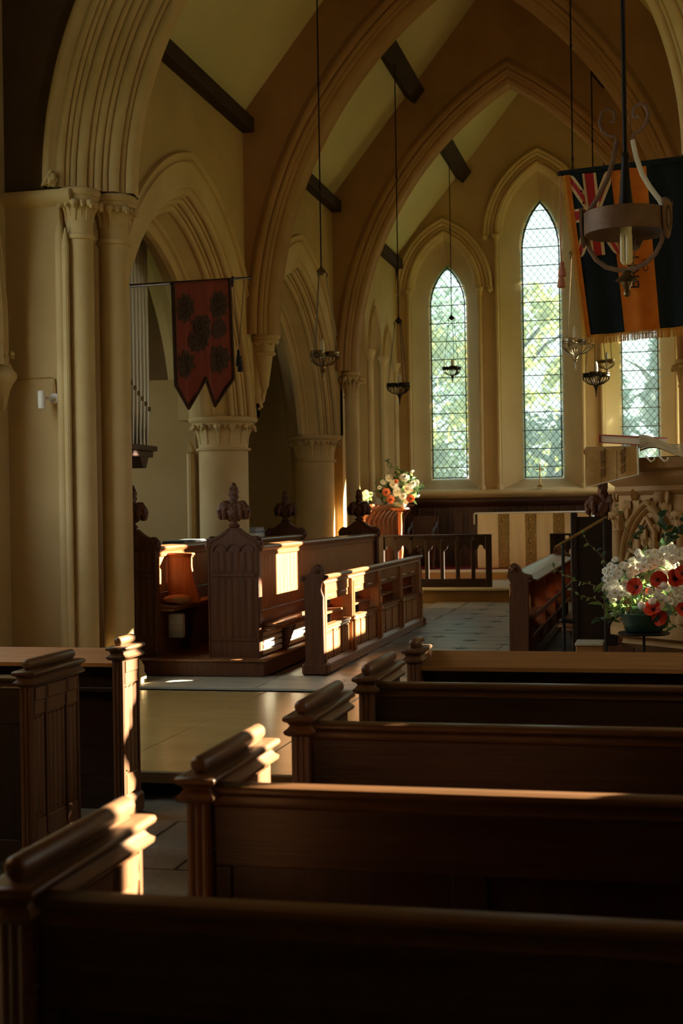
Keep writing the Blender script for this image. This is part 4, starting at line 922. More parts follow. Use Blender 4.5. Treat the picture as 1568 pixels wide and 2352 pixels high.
q = M(); q.box(-2.065, -2.045, 24.40, 24.42, 1.98, 2.36, .004); q.box(-2.135, -1.975, 24.402, 24.418, 2.24, 2.26, .004); q.build('cross', BRASS, t); q = M(); q.box(-2.11, -2.0, 24.36, 24.46, 1.93, 1.955, .006); q.box(-2.09, -2.02, 24.38, 24.44, 1.955, 1.98, .006); q.build('foot', BRASS, t)
# chair
t = thing('sanctuary_chair', 'dark wooden armchair with curved arms left of the altar', 'chair', (-4.0, 23.4, .55))
for sx in (-4.22, -3.78):
    q = M(); q.tube([(sx, 23.1, .55), (sx, 23.25, .95), (sx, 23.6, 1.0)], [.025, .03, .025], 8); q.tube([(sx, 23.7, .55), (sx, 23.62, 1.05), (sx, 23.72, 1.45)], [.025, .028, .022], 8); q.build('leg', REDW, t)
    q = M(50); q.tube([(sx, 23.62, 1.34), (sx, 23.45, 1.24), (sx, 23.28, 1.24), (sx, 23.12, 1.12), (sx, 23.06, .98)], [.028]*5, 8); q.build('arm', REDW, t)
q = M(); q.box(-4.24, -3.76, 23.15, 23.65, .94, .99, .01); q.build('seat', REDW, t); q = M(50); q.prism([(23.63, 1.0), (23.68, 1.0), (23.74, 1.46), (23.69, 1.46)], 'x', -4.2, -3.8); q.build('backrest', REDW, t)

# ================================================================== FLOWERS
def orient(n_):
    return Vector(n_).normalized().to_track_quat('Z', 'Y').to_matrix()
def mesh_of(q, name, mats):
    me = bpy.data.meshes.new(name); me.from_pydata([tuple(p) for p in q.v], [], q.f)
    for m in mats: me.materials.append(m)
    return me
def chrys(rad, petals, rings, lift, m_pet, m_eye, seed, name):
    r = random.Random(seed); q = M(); 
    for k in range(rings):
        n = petals-2*k; R0 = rad*(1-.22*k)
        for i in range(n):
            a = 2*pi*(i+.5*(k % 2))/n+r.uniform(-.08, .08); ca, sa = math.cos(a), math.sin(a); w = rad*.17*(1-.1*k); R1 = R0*r.uniform(.9, 1.05); z = lift*rad*(.25+.6*k)
            f = lambda t, s_: (ca*R1*t-sa*w*s_, sa*R1*t+ca*w*s_, z*t+.10*rad*math.sin(pi*t)+rad*.03*k)
            q.add([f(.12, -.25), f(.12, .25), f(.55, .9), f(.9, .7), f(1, 0), f(.9, -.7), f(.55, -.9)], [(0, 1, 2, 6), (6, 2, 3, 5), (5, 3, 4)])
    nf = len(q.f); q.ell((0, 0, rad*.12), rad*.2, rad*.2, rad*.12, 8, 4)
    me = mesh_of(q, name, [m_pet, m_eye])
    for i, p in enumerate(me.polygons): p.material_index = 0 if i < nf else 1
    return me
def poppym(rad, seed, m_pet, name='poppy'):
    r = random.Random(seed); q = M(); N = 7
    for k in range(4):
        a0 = k*pi/2+r.uniform(-.15, .15); up_ = .55 if k % 2 else .35
        V = []
        for j in range(N+1):
            for i in range(9):
                t = j/N; s_ = (i-4)/4; a = a0+s_*1.0; rr = rad*t*(1-.12*s_*s_); z = rad*(up_*t**1.8+.07*math.sin(7*s_+k)*t)+(.02*rad*k)
                V.append((rr*math.cos(a), rr*math.sin(a), z))
        q.add(V, [(j*9+i, j*9+i+1, (j+1)*9+i+1, (j+1)*9+i) for j in range(N) for i in range(8)])
    nf = len(q.f); q.ell((0, 0, rad*.1), rad*.2, rad*.2, rad*.16, 10, 6)
    for i in range(14):
        a = 2*pi*i/14; q.ell((rad*.3*math.cos(a), rad*.3*math.sin(a), rad*.16), rad*.035, rad*.035, rad*.06, 5, 4)
    me = mesh_of(q, name, [m_pet, BLK])
    for i, p in enumerate(me.polygons): p.material_index = 0 if i < nf else 1; p.use_smooth = True
    return me
def leafm(L, w, m, name='leaf'):
    q = M(); V = []; N = 6
    for j in range(N+1):
        t = j/N; ww = w*math.sin(pi*min(1, t*.92+.05))**.8; z = -.25*L*t*t
        V += [(-ww, L*t, z+ww*.3), (0, L*t, z), (ww, L*t, z+ww*.3)]
    q.add(V, [(j*3+i, j*3+i+1, (j+1)*3+i+1, (j+1)*3+i) for j in range(N) for i in range(2)])
    me = mesh_of(q, name, [m]); me.polygons.foreach_set('use_smooth', [True]*len(me.polygons)); return me
def put(me, name, parent, p, n_, spin=0, s=1.0):
    o = bpy.data.objects.new(name, me); COL.objects.link(o); o.parent = parent; L = Vector(parent['_loc'])
    m = Matrix.Translation(Vector(p)-L) @ orient(n_).to_4x4() @ Matrix.Rotation(spin, 4, 'Z') @ Matrix.Scale(s, 4); o.matrix_local = m; return o
WH = [chrys(.034, 15, 3, .35, PETW, YEL, i, 'white_bloom') for i in range(3)]; WD = chrys(.036, 14, 1, .12, PETW, YEL, 9, 'daisy')
BUD = None
q = M(); q.ell((0, 0, 0), .02, .02, .021, 12, 8, lambda a, t: .16*abs(math.sin(3*a+3*t))); BUD = mesh_of(q, 'rosebud', [PETW]); BUD.polygons.foreach_set('use_smooth', [True]*len(BUD.polygons))
POP = [poppym(.048, i, PETR) for i in range(3)]; POPO = [poppym(.058, 7+i, PETO, 'salmon_bloom') for i in range(2)]
LV = [leafm(.07, .018, LEAF), leafm(.055, .02, LEAF), leafm(.09, .012, LEAFL), leafm(.05, .012, LEAFL)]
# front arrangement on its black stand, before the pulpit
fr = thing('flower_arrangement', 'large arrangement of white daisies and red poppies in a dark green bowl before the pulpit', 'flowers', (-.10, 7.6, .905))
YF = 7.6; rr_ = random.Random(5)
def sx(u, v, y=YF):           # point on the vertical plane through y for a picture position
    d = right*(u-784)-up*(v-1176)+fwd*3150; return Vector((0, 0, 1.6))+d*(y/d.y)
q = M(50); q.lathe([(.085, .0), (.10, .01), (.118, .06), (.125, .10), (.118, .105), (.11, .07), (.09, .02)], (-.095, YF, .91), 28); q.build('bowl', GREEN, fr)
camn = Vector((0, -1, .12))
def cluster(cx, cy, ru, rv, n, meshes, name, jy=.10, s=1.0, y=YF):
    pts = []
    tries = 0
    while len(pts) < n and tries < 4000:
        tries += 1; a = rr_.random()*6.28; k = math.sqrt(rr_.random()); du, dv = ru*k*math.cos(a), rv*k*math.sin(a)
        if any((du-p[0])**2+(dv-p[1])**2 < (ru*rv*1.1/n) for p in pts): continue
        pts.append((du, dv)); dep = y-jy*(1-k*k)+rr_.uniform(-.01, .01)
        p = sx(cx+du, cy+dv, dep); nn = Vector((du/ru*.7+rr_.uniform(-.2, .2), -1, -dv/rv*.7+rr_.uniform(-.1, .3)))
        put(rr_.choice(meshes), name, fr, p, nn, rr_.random()*6, s*rr_.uniform(.85, 1.1))
cluster(1428, 1325, 42, 42, 26, WH, 'white_bloom', .06, .75)
cluster(1487, 1283, 34, 24, 14, WH+[WD], 'white_bloom', .06, .80)
cluster(1548, 1275, 34, 26, 14, WH, 'white_bloom', .05, .85)
cluster(1398, 1352, 16, 30, 8, WH, 'white_bloom', 0, .70)
cluster(1556, 1345, 34, 44, 16, WH, 'white_bloom', .05, .8)
cluster(1530, 1300, 24, 20, 8, WH, 'white_bloom', -.05, .8)
for u, v in ((1412, 1362), (1478, 1302)): put(WD, 'daisy', fr, sx(u, v, YF-.08), (-.1, -1, .1), 0, .85)
for u, v in ((1491, 1358), (1513, 1353), (1524, 1345), (1498, 1381), (1519, 1371), (1531, 1377), (1473, 1391), (1509, 1366)): put(BUD, 'rosebud', fr, sx(u, v, YF-.10), (0, -1, .3), u, 1.0)
for (u, v, nx, nz, sc_, k) in ((1462, 1348, -.5, .25, 1.0, 0), (1511, 1332, .2, .1, 1.0, 1), (1548, 1330, .4, .4, 1.05, 2), (1500, 1400, -.35, .45, 1.0, 1), (1511, 1415, .5, -.55, .95, 2), (1566, 1398, .3, 0, .8, 0), (1566, 1318, .1, .4, .9, 1)):
    put(POP[k], 'poppy', fr, sx(u, v, YF-.09), (nx, -1, nz), u*.1, sc_)
def sprig(pts, n, meshes, parent, r=.0028, wob=.5, s=1.0, y=YF, mat=TWIG, dy=0.):
    P = [sx(u, v, y+dy*i) for i, (u, v) in enumerate(pts)]
    q = M(); q.tube(P, [r*(1-.6*i/(len(P)-1)) for i in range(len(P))], 6); q.build('stem', mat, parent)
    for i in range(n):
        t = (i+.6)/n*(len(P)-1); k = min(int(t), len(P)-2); p = P[k].lerp(P[k+1], t-k); d = (P[k+1]-P[k]).normalized()
        n_ = (Vector((rr_.uniform(-1, 1), -.9, rr_.uniform(-.2, 1)))).normalized(); a = rr_.uniform(0, 6.28)
        put(rr_.choice(meshes), 'leaf', parent, p, n_, a, s*rr_.uniform(.7, 1.15))
sprig([(1440, 1290), (1447, 1240), (1436, 1215), (1424, 1185), (1412, 1160), (1409, 1135)], 7, [LV[3]], fr, s=.55)
sprig([(1445, 1245), (1460, 1228), (1478, 1215)], 6, LV[:2], fr, s=.8)
sprig([(1500, 1290), (1520, 1255), (1528, 1225), (1520, 1195), (1508, 1180)], 12, LV[:2]+[LV[3]], fr, s=.8)
sprig([(1525, 1262), (1540, 1230), (1560, 1210), (1580, 1190)], 10, LV[:2], fr, s=.95)
sprig([(1530, 1225), (1545, 1222), (1575, 1225)], 6, LV[:3], fr, s=.9)
sprig([(1410, 1345), (1395, 1300), (1375, 1270), (1352, 1250), (1330, 1215)], 10, [LV[0], LV[3]], fr, s=.7)
sprig([(1395, 1360), (1365, 1345), (1330, 1335), (1290, 1318), (1270, 1302)], 14, [LV[3]], fr, s=.6)
sprig([(1400, 1400), (1365, 1375), (1335, 1370), (1310, 1352)], 10, [LV[3]], fr, s=.55)
sprig([(1470, 1385), (1430, 1392), (1400, 1390), (1382, 1388)], 8, [LV[2]], fr, s=.9, mat=LEAFL)
sprig([(1430, 1410), (1395, 1420), (1365, 1418)], 10, [LV[0], LV[2]], fr, s=.7)
sprig([(1510, 1420), (1530, 1425), (1550, 1440)], 8, [LV[2], LV[3]], fr, s=.8, mat=LEAFL)
for i in range(230):
    a = rr_.random()*6.28; k = math.sqrt(rr_.random()); u, v = 1483+100*k*math.cos(a), 1352+78*k*math.sin(a)
    put(rr_.choice(LV), 'leaf', fr, sx(u, v, YF+.0+rr_.uniform(-.03, .10)), (rr_.uniform(-.8, .8), -1, rr_.uniform(-.3, .9)), rr_.random()*6.28, rr_.uniform(.6, 1.0))
t = thing('plant_stand', 'black iron stand holding the front flower bowl', 'stand', (-.095, YF, 0))
q = M(); q.lathe([(.0, 0), (.135, 0), (.14, .006), (.135, .012), (.0, .012)], (-.095, YF, .897), 28); q.build('tray', IRON, t)
q = M(); q.tube([(-.095, YF, .0), (-.095, YF, .9)], .008, 8)
q.build('stem', IRON, t)
for k in range(3):
    a = k*2.09+.4; q = M(); q.tube([(-.095, YF, .12), (-.095+.12*math.cos(a), YF+.12*math.sin(a), .06), (-.095+.17*math.cos(a), YF+.17*math.sin(a), 0.0)], .007, 6); q.build('leg', IRON, t)

# sanctuary arrangement on a turned stand
fx, fy = -4.0, 21.3
t = thing('torchere_stand', 'turned golden-brown wooden flower stand beside the altar rail', 'stand', (fx, fy, FS))
q = M(50); q.lathe([(.14, 0), (.14, .03), (.05, .06), (.035, .10), (.05, .14), (.07, .22), (.055, .30), (.03, .34), (.045, .37), (.03, .40), (.045, .50), (.05, .58), (.04, .66), (.028, .70), (.04, .72), (.028, .75), (.036, .95), (.03, 1.12), (.045, 1.16), (.03, 1.18)], (fx, fy, FS), 20); q.build('turned_post', OAKR, t)
q = M(50); q.lathe([(.04, 1.18), (.12, 1.19), (.155, 1.205), (.15, 1.225), (.0, 1.225)], (fx, fy, FS), 24); q.build('top', OAKR, t)
fl = thing('altar_flowers', 'bright bouquet of white and salmon flowers on the turned stand', 'flowers', (fx, fy, FS+1.225))
q = M(50); q.lathe([(.07, 0), (.10, .02), (.115, .07), (.12, .09), (.10, .09), (.08, .03)], (fx, fy, FS+1.227), 22); q.build('bowl', TEAL, fl)
WB = chrys(.085, 18, 4, .35, PETW, PETW, 21, 'white_bloom')
def sy(u, v, y): return sx(u, v, y)
for (u, v, s_, m_) in ((905, 1112, .95, 0), (928, 1098, 1, 0), (893, 1098, .8, 0), (912, 1130, 1, 0), (938, 1122, 1, 0), (925, 1140, .8, 0), (948, 1112, .8, 0), (880, 1108, .65, 0), (900, 1142, .7, 0), (957, 1108, .6, 0), (932, 1152, .6, 0), (872, 1120, .5, 0), (945, 1085, .4, 0)):
    put(WB, 'white_bloom', fl, sy(u, v, fy-.12+rr_.uniform(-.05, .05)), (rr_.uniform(-.4, .4), -1, rr_.uniform(-.1, .6)), rr_.random()*6, s_)
for (u, v, k) in ((887, 1131, 0), (897, 1148, 1), (943, 1146, 0), (910, 1106, 1)): put(POPO[k], 'salmon_bloom', fl, sy(u, v, fy-.18), (.1, -1, .15), u, 1.15 if v > 1120 else .6)
LB = [leafm(.16, .035, LEAFL), leafm(.13, .03, LEAF)]
for i in range(150):
    a = rr_.random()*6.28; k = math.sqrt(rr_.random()); u, v = 917+48*k*math.cos(a), 1122+36*k*math.sin(a)
    put(rr_.choice(LB), 'leaf', fl, sy(u, v, fy+rr_.uniform(-.08, .1)), (rr_.uniform(-.8, .8), -1, rr_.uniform(-.3, .9)), rr_.random()*6.28, rr_.uniform(.5, .9))
sprig([(920, 1115), (915, 1085), (900, 1070), (886, 1058)], 12, [LB[0]], fl, r=.006, s=.6, y=fy-.05)
sprig([(925, 1115), (940, 1095), (946, 1080)], 6, [LB[0]], fl, r=.006, s=.5, y=fy-.05)
sprig([(935, 1135), (958, 1125), (970, 1108)], 8, [LB[1]], fl, r=.006, s=.5, y=fy-.05)
sprig([(895, 1135), (872, 1135), (862, 1112)], 8, [LB[0]], fl, r=.006, s=.6, y=fy-.05)
fl2 = thing('ledge_flowers', 'small bunch of white flowers on the ledge behind the carved stall end', 'flowers', (-4.42, 20.75, 1.67))
q = M(50); q.lathe([(.03, 0), (.04, .02), (.035, .07), (.03, .08)], (-4.42, 20.75, 1.67), 14); q.build('vase', GREEN, fl2)
for i in range(9): put(WB, 'white_bloom', fl2, (-4.42+rr_.uniform(-.08, .1), 20.75+rr_.uniform(-.1, .1), 1.78+rr_.uniform(-.03, .08)), (rr_.uniform(-.3, .8), -1, .4), i, .55)
for i in range(14): put(LB[0], 'leaf', fl2, (-4.42+rr_.uniform(-.06, .08), 20.75+rr_.uniform(-.1, .1), 1.75+rr_.uniform(-.03, .08)), (rr_.uniform(-.3, .8), -1, .4), i, .5)

# ================================================================== PULPIT
PX, PY, PR = .42, 9.62, .80
pp = thing('pulpit', 'carved stone pulpit at the right with foliage and pointed arches', 'pulpit', (PX, PY, 0))
def octo(r, z, a0=pi/8): return [(PX+r*math.cos(a0+i*pi/4), PY+r*math.sin(a0+i*pi/4), z) for i in range(8)]
def octprof(q, prof):
    V = []
    for r, z in prof: V += octo(r, z)
    n = len(prof); q.add(V, [(j*8+i, j*8+(i+1) % 8, (j+1)*8+(i+1) % 8, (j+1)*8+i) for j in range(n-1) for i in range(8)]+[tuple(range(8)), tuple((n-1)*8+i for i in range(8))])
q = M(50); octprof(q, [(PR*.93, .80), (PR*.93, 1.68)]); q.build('drum', PULP, pp)
q = M(50); octprof(q, [(PR*.93, 1.66), (PR*.97, 1.69), (PR*.96, 1.72), (PR*1.03, 1.755), (PR*1.06, 1.78), (PR*1.04, 1.81), (PR*1.10, 1.83), (PR*1.10, 1.895), (PR*1.05, 1.902)]); q.build('cornice', PULP, pp)
q = M(50); octprof(q, [(PR*.55, .50), (PR*.6, .56), (PR*.8, .64), (PR*.92, .68), (PR*.9, .71), (PR*1.02, .74), (PR*1.02, .79), (PR*.95, .82), (PR*.93, .84)]); q.build('base_moulding', PULP, pp)
q = M(50); octprof(q, [(PR*1.15, .02), (PR*1.15, .20), (PR*1.05, .24), (PR*1.05, .34), (PR*.9, .40), (PR*.62, .44), (PR*.55, .52)]); q.build('plinth', FLAG, pp)
for i in range(8):
    a = pi/8+i*pi/4; am = a+pi/8
    ca, sa = math.cos(a), math.sin(a); q = M(50)
    q.lathe([(.05, .84), (.055, .87), (.038, .90), (.036, .93), (.036, 1.42), (.045, 1.43), (.04, 1.46), (.06, 1.52), (.07, 1.53), (.07, 1.55), (.05, 1.56)], (PX+PR*.93*ca, PY+PR*.93*sa, 0), 14)
    leaves(q, (PX+PR*.93*ca, PY+PR*.93*sa, 1.56), .04, -.12, -.02, 8, .03, .016); q.build('corner_shaft', PULP, pp)
    if math.sin(am) > .5: continue
    ap = PR*.93*math.cos(pi/8); nx, ny = math.cos(am), math.sin(am); hw = PR*.93*math.sin(pi/8)-.05
    mpf = lambda s_, d, z: (PX+nx*(ap+d)-ny*s_, PY+ny*(ap+d)+nx*s_, z)
    q = M(60); orders(q, 0, hw*.93, 1.24, Rof(hw*.93, .36), [(.03, .0), (.028, .035), (.015, .05), (.0, .045), (-.008, .02), (-.022, .03), (-.035, .015), (-.04, 0)], mpf, 18, zb=.9)
    for sg in (-1, 1):
        q.tube([mpf(sg*hw*.9, .02, 1.20), mpf(sg*hw*.62, .035, 1.30), mpf(sg*hw*.30, .035, 1.28), mpf(sg*hw*.12, .03, 1.18), mpf(sg*hw*.25, .03, 1.12)], [.016, .02, .02, .016, .01], 8)
        q.tube([mpf(sg*hw*.30, .03, 1.28), mpf(sg*hw*.32, .03, 1.42), mpf(0, .03, 1.52)], [.018, .018, .014], 8)
    q.build('blind_arch', PULP, pp)
    q = M(60); c_ = mpf(0, .02, 1.40); r_ = random.Random(i)
    for k in range(26):
        s_, z_ = r_.uniform(-hw*.9, hw*.9), r_.uniform(1.45, 1.68)
        if abs(s_) < hw*.75 and z_ < 1.52+.1*(1-abs(s_)/hw): continue
        p = mpf(s_, .015, z_); q.ell(p, .028, .028, .034, 8, 6, lambda a_, t: .35*math.sin(5*a_+k))
    for k in range(14):
        s_, z_ = r_.uniform(-.09, .09), r_.uniform(1.30, 1.45); p = mpf(s_, .012, z_); q.ell(p, .024, .024, .03, 8, 6, lambda a_, t: .35*math.sin(5*a_+k))
    q.build('carved_foliage', PULP, pp)
# desk with its cloth and book on the pulpit ledge
ds = thing('pulpit_desk', 'wooden book desk on the corner of the pulpit, mostly under its cloth', 'desk', (-.25, 8.85, 1.9))
q = M(50); q.box(-.47, -.13, 8.78, 9.12, 1.93, 1.955, .008); q.box(-.40, -.14, 8.85, 9.08, 1.885, 1.93, .01); q.build('board', OAKR, ds)
q = M(50); q.prism([(-.47, 1.935), (-.42, 1.86), (-.34, 1.83), (-.30, 1.80), (-.30, 1.935)], 'y', 8.86, 9.04); q.build('bracket', OAKR, ds)
cl = thing('pulpit_cloth', 'tan brocade cloth hanging over the left of the pulpit desk', 'cloth', (-.3, 8.8, 1.96))
def pc(u, v):   # u along the front, v: 0 top back .. 1 hem
    x = -.455+.325*u; 
    if v < .35: y, z = 9.12-(9.12-8.775)*(v/.35), 1.962+.012*math.sin(pi*v/.35)
    else: w = (v-.35)/.65; y, z = 8.772-.012*math.sin(9*u+1)*w-.02*w, 1.958-(.245-.075*u)*w
    if v < .35 and u > .85: z += .01
    return (x, y, z)
q = M(80); q.grid(pc, 30, 30); q.build('fall', TAN, cl)
q = M(60); q.tube([pc(1, v/20) for v in range(21)], .006, 6); q.tube([pc(u/20, 1) for u in range(21)], .004, 6); q.build('lit_edge', LINEN, cl)  # white border stands in for light catching the cloth's edges
q = M(60)
for cu_ in (.34, .72):
    for cv in (.48, .62, .82):
        p = pc(cu_, cv); q.ell((p[0], p[1]-.003, p[2]), .016, .002, .026, 10, 6, lambda a, t: .4*math.sin(4*a)); q.ell((p[0]+.012, p[1]-.003, p[2]+.03), .008, .002, .012, 6, 4)
q.build('woven_motif', TANP, cl)
q = M(60); q.tube([pc(.6, v) for v in (.4, .6, .8, 1)], .0015, 4); q.tube([pc(.3, v) for v in (.4, .6, .8, 1)], .0015, 4); q.build('seam', TANP, cl)
bk = thing('open_bible', 'large open book with wavy cream page edges on the pulpit', 'book', (.1, 8.95, 1.965))
q = M(60)
for k in range(9):
    h = 1.918+k*.0085
    q.add([p for i in range(25) for p in ((-.12+.62*i/24, 8.76+.004*(k % 3), h+.028*math.exp(-((i-2)/5.)**2)+.018*math.sin(i*.42+.2*k)-.0012*i), (-.12+.62*i/24, 9.1, h+.03*math.exp(-((i-2)/5.)**2)+.018*math.sin(i*.42+.2*k)), (-.12+.62*i/24, 8.76+.004*(k % 3), h+.0065+.028*math.exp(-((i-2)/5.)**2)+.018*math.sin(i*.42+.2*k)-.0012*i), (-.12+.62*i/24, 9.1, h+.0065+.03*math.exp(-((i-2)/5.)**2)+.018*math.sin(i*.42+.2*k)))],
          [f for i in range(24) for f in ((4*i, 4*i+4, 4*i+6, 4*i+2), (4*i+2, 4*i+6, 4*i+7, 4*i+3), (4*i+1, 4*i+3, 4*i+7, 4*i+5), (4*i, 4*i+1, 4*i+5, 4*i+4))])
q.build('pages', PAPER, bk)
q = M(60)
for x in (-.08, .0): q.tube([(x, 8.755, 1.90), (x+.012, 8.73, 1.885), (x+.03, 8.728, 1.865), (x+.05, 8.735, 1.875), (x+.052, 8.74, 1.89)], .006, 5)
q.build('ribbon', LINEN, bk)
rb = thing('red_book', 'closed red book lying on top of the open book', 'book', (-.1, 8.95, 1.99))
q = M(); V = [(-.36, 8.86, 1.995), (-.02, 8.80, 1.962), (.05, 9.02, 1.97), (-.29, 9.08, 2.0)]
def slab(q, V, z0, z1): q.add([(x, y, z+z0) for x, y, z in V]+[(x, y, z+z1) for x, y, z in V], [(0, 1, 2, 3), (4, 5, 6, 7), (0, 1, 5, 4), (1, 2, 6, 5), (2, 3, 7, 6), (3, 0, 4, 7)])
slab(q, V, .006, .048); q.build('pages', PAPER, rb, smooth=False)
q = M(); V2 = [(x+(x+.05)*.04, y+(y-8.98)*.08, z) for x, y, z in V]; slab(q, V2, 0, .006); slab(q, V2, .048, .055); slab(q, [V2[0], (V2[0][0]+.006, V2[0][1], V2[0][2]), (V2[3][0]+.006, V2[3][1], V2[3][2]), V2[3]], 0, .055); q.build('cover', REDBK, rb, smooth=False)
# music stand, thin rail and leaning things between the desk and the pulpit
t = thing('music_stand', 'thin black iron stand with a small clip, left of the pulpit', 'stand', (-.60, 8.75, .15))
q = M(); q.tube([(-.60, 8.75, .15), (-.60, 8.75, 1.36)], .011, 10); q.build('pole', IRON, t)
q = M(); q.tube([(-.62, 8.75, .875), (-.52, 8.75, .865)], .014, 8); q.ell((-.61, 8.75, .875), .02, .02, .018, 8, 6); q.build('clip', IRON, t)
q = M(); q.tube([(-.60, 8.75, .16), (-.72, 8.68, .15)], .009, 6); q.tube([(-.60, 8.75, .16), (-.50, 8.66, .15)], .009, 6); q.tube([(-.60, 8.75, .16), (-.58, 8.9, .15)], .009, 6); q.build('foot', IRON, t)
t = thing('handrail', 'slim brass-brown handrail slanting up to the pulpit', 'rail', (-.5, 8.85, 1.36))
q = M(50); q.tube([(-.655, 8.85, 1.335), (-.33, 8.85, 1.525)], .009, 8); q.build('rail', BRASS, t); q = M(); q.tube([(-.345, 8.85, 1.52), (-.345, 8.85, .0)], .009, 8); q.build('post', IRON, t)
t = thing('pale_box', 'plain light brown board box standing at the foot of the pulpit', 'box', (-.46, 9.3, .15))
q = M(); q.box(-.545, -.375, 9.0, 9.22, .15, .69, .006); q.build('body', DESK, t, smooth=False); q = M(); q.box(-.55, -.37, 8.99, 9.23, .69, .71, .004); q.build('lid', PALEST, t, smooth=False)
t = thing('pulpit_door_panel', 'very dark panelled oak screen beside the pulpit steps', 'screen', (-.45, 9.75, .15))
q = M(); q.box(-.60, -.30, 9.7, 9.75, .62, 1.52, .006); q.build('board', BLKW, t, smooth=False)
q = M(); q.box(-.61, -.565, 9.68, 9.77, .17, 1.55, .006); q.build('post', BLKW, t, smooth=False)

# ================================================================== BANNER AND FLAG
p0, p1 = Vector((-4.52, 11.0, 3.53)), Vector((-3.96, 13.2, 3.935))
bn_ = thing('red_banner', 'faded red swallow-tailed banner with dark embroidery on a thin pole', 'banner', tuple(p0))
q = M(); q.tube([p0, p1], [.017, .011], 8); q.ell(p1, .014, .03, .014, 8, 6); q.build('pole', BLKW, bn_)
t0, t1 = .375, .80
def bpt(a, d):   # a 0..1 along the pole, d metres down
    p = p0.lerp(p1, t0+(t1-t0)*a); w = .02*math.sin(a*14+.5)*min(1, d)+.008*math.sin(a*31+2)*min(1, d); return Vector((p.x+.02+w, p.y, p.z-d))
def bdrop(a):
    pts = [(0, .93), (.28, 1.17), (.52, .92), (.74, 1.20), (1, .97)]
    for (x0, y0), (x1, y1) in zip(pts, pts[1:]):
        if a <= x1: return y0+(y1-y0)*(a-x0)/(x1-x0)
    return pts[-1][1]
q = M(80); q.grid(lambda u, v: tuple(bpt(u, bdrop(u)*v)), 50, 24); cb = q.build('cloth', REDC, bn_)
so = cb.modifiers.new('thick', 'SOLIDIFY'); so.thickness = .004
q = M(); pth = [bpt(0, d) for d in (0, .3, .6, .93)]+[bpt(.28, 1.17), bpt(.52, .92), bpt(.74, 1.2), bpt(1, .97)]+[bpt(1, d) for d in (.6, .3, 0)]
q.tube([(p.x+.004, p.y, p.z) for p in pth], .020, 6, flat=1.0); q.build('border', BLKC, bn_)
def patch(q, ca, cd, ra, rd, lob, seed, off=.006, amp=.12):
    r = random.Random(seed); V = [tuple(bpt(ca, cd)+Vector((off, 0, 0)))]
    n = 40; ph = r.random()*6
    for k in (0.5, 1.0):
        for i in range(n):
            a = 2*pi*i/n; rr = k*(1+amp*math.sin(lob*a+ph)); V.append(tuple(bpt(ca+ra*rr*math.cos(a), cd+rd*rr*math.sin(a))+Vector((off, 0, 0))))
    q.add(V, [(0, 1+i, 1+(i+1) % n) for i in range(n)]+[(1+i, 1+n+i, 1+n+(i+1) % n, 1+(i+1) % n) for i in range(n)])
for k, (a, d, ra, rd) in enumerate(((.20, .24, .16, .13), (.80, .24, .16, .13), (.20, .76, .16, .13), (.79, .76, .17, .13))):
    q = M(80); patch(q, a, d, ra, rd, 9, k)
    for e in range(9):
        an = e*.7; P = [bpt(a+ra*.75*f*math.cos(an+f), d+rd*.75*f*math.sin(an+f))+Vector((.010, 0, 0)) for f in (.2, .5, .8, 1.)]; q.tube(P, .004, 4)
    q.build('embroidered_roundel', BLKC, bn_)
q = M(80); patch(q, .48, .40, .16, .08, 7, 11); patch(q, .42, .55, .16, .11, 11, 12); patch(q, .55, .49, .12, .05, 6, 13)
for e in range(14):
    an = e*.9; P = [bpt(.46+.13*f*math.cos(an+2*f), .48+.13*f*math.sin(an+2*f))+Vector((.010, 0, 0)) for f in (.2, .5, .8, 1.)]; q.tube(P, .004, 4)
q.build('embroidered_device', BLKC, bn_)
q = M(80); patch(q, .80, .47, .12, .095, 3, 14, .008, .06); q.build('dark_shield', BLKC, bn_)
q = M(); e0 = p0.lerp(p1, .85); e1 = p0.lerp(p1, .945); k = p0.lerp(p1, .875)+Vector((.02, 0, -.70))
q.tube([e0, k+Vector((0, -.01, .05))], .0035, 5); q.tube([e1, k], .0035, 5); q.tube([e0+Vector((0, 0, .02)), e0+Vector((0, -.03, -.08))], .013, 6); q.build('cord', BLKW, bn_)
for dy, dz in ((-.02, 0), (.03, -.05)):
    q = M(50); q.lathe([(.006, 0), (.016, -.02), (.014, -.04), (.022, -.08), (.028, -.16), (.024, -.165)], (k.x, k.y+dy, k.z+dz), 14, carve=lambda a, t: .12*math.sin(7*a)); q.build('tassel', NAVYT, bn_)

YG = 9.05
fg = thing('standard_flag', 'dark blue and orange standard with a union flag corner and gold fringe', 'flag', (-.2, YG, 3.75))
def flp(x, z, off=0):   # sheared, slightly waved cloth: x across at the top, z down
    d = 3.78-z; return (x+.115*d*(1-min(1, max(0, (x+.56)/.75))*.6), YG-off+.018*math.sin(x*16+d*1.3)*(.3+d*.6)+.006*math.sin(x*43), z+.05*x)
def fpatch(poly_x0, poly_x1, z0, z1, mat, name, off, nx=14, nz=24, fn=None):
    q = M(80); q.grid(lambda u, v: flp(poly_x0+(poly_x1-poly_x0)*u, z0+(z1-z0)*v, off), nx, nz); return q.build(name, mat, fg)
Z0, Z1 = 2.72, 3.78
fpatch(-.56, -.30, Z0, Z1, NAVY, 'blue_field', 0); fpatch(-.30, -.055, Z0, Z1, GOLD, 'orange_stripe', 0); fpatch(-.055, .34, Z0, Z1, NAVY, 'blue_field', 0, 20)
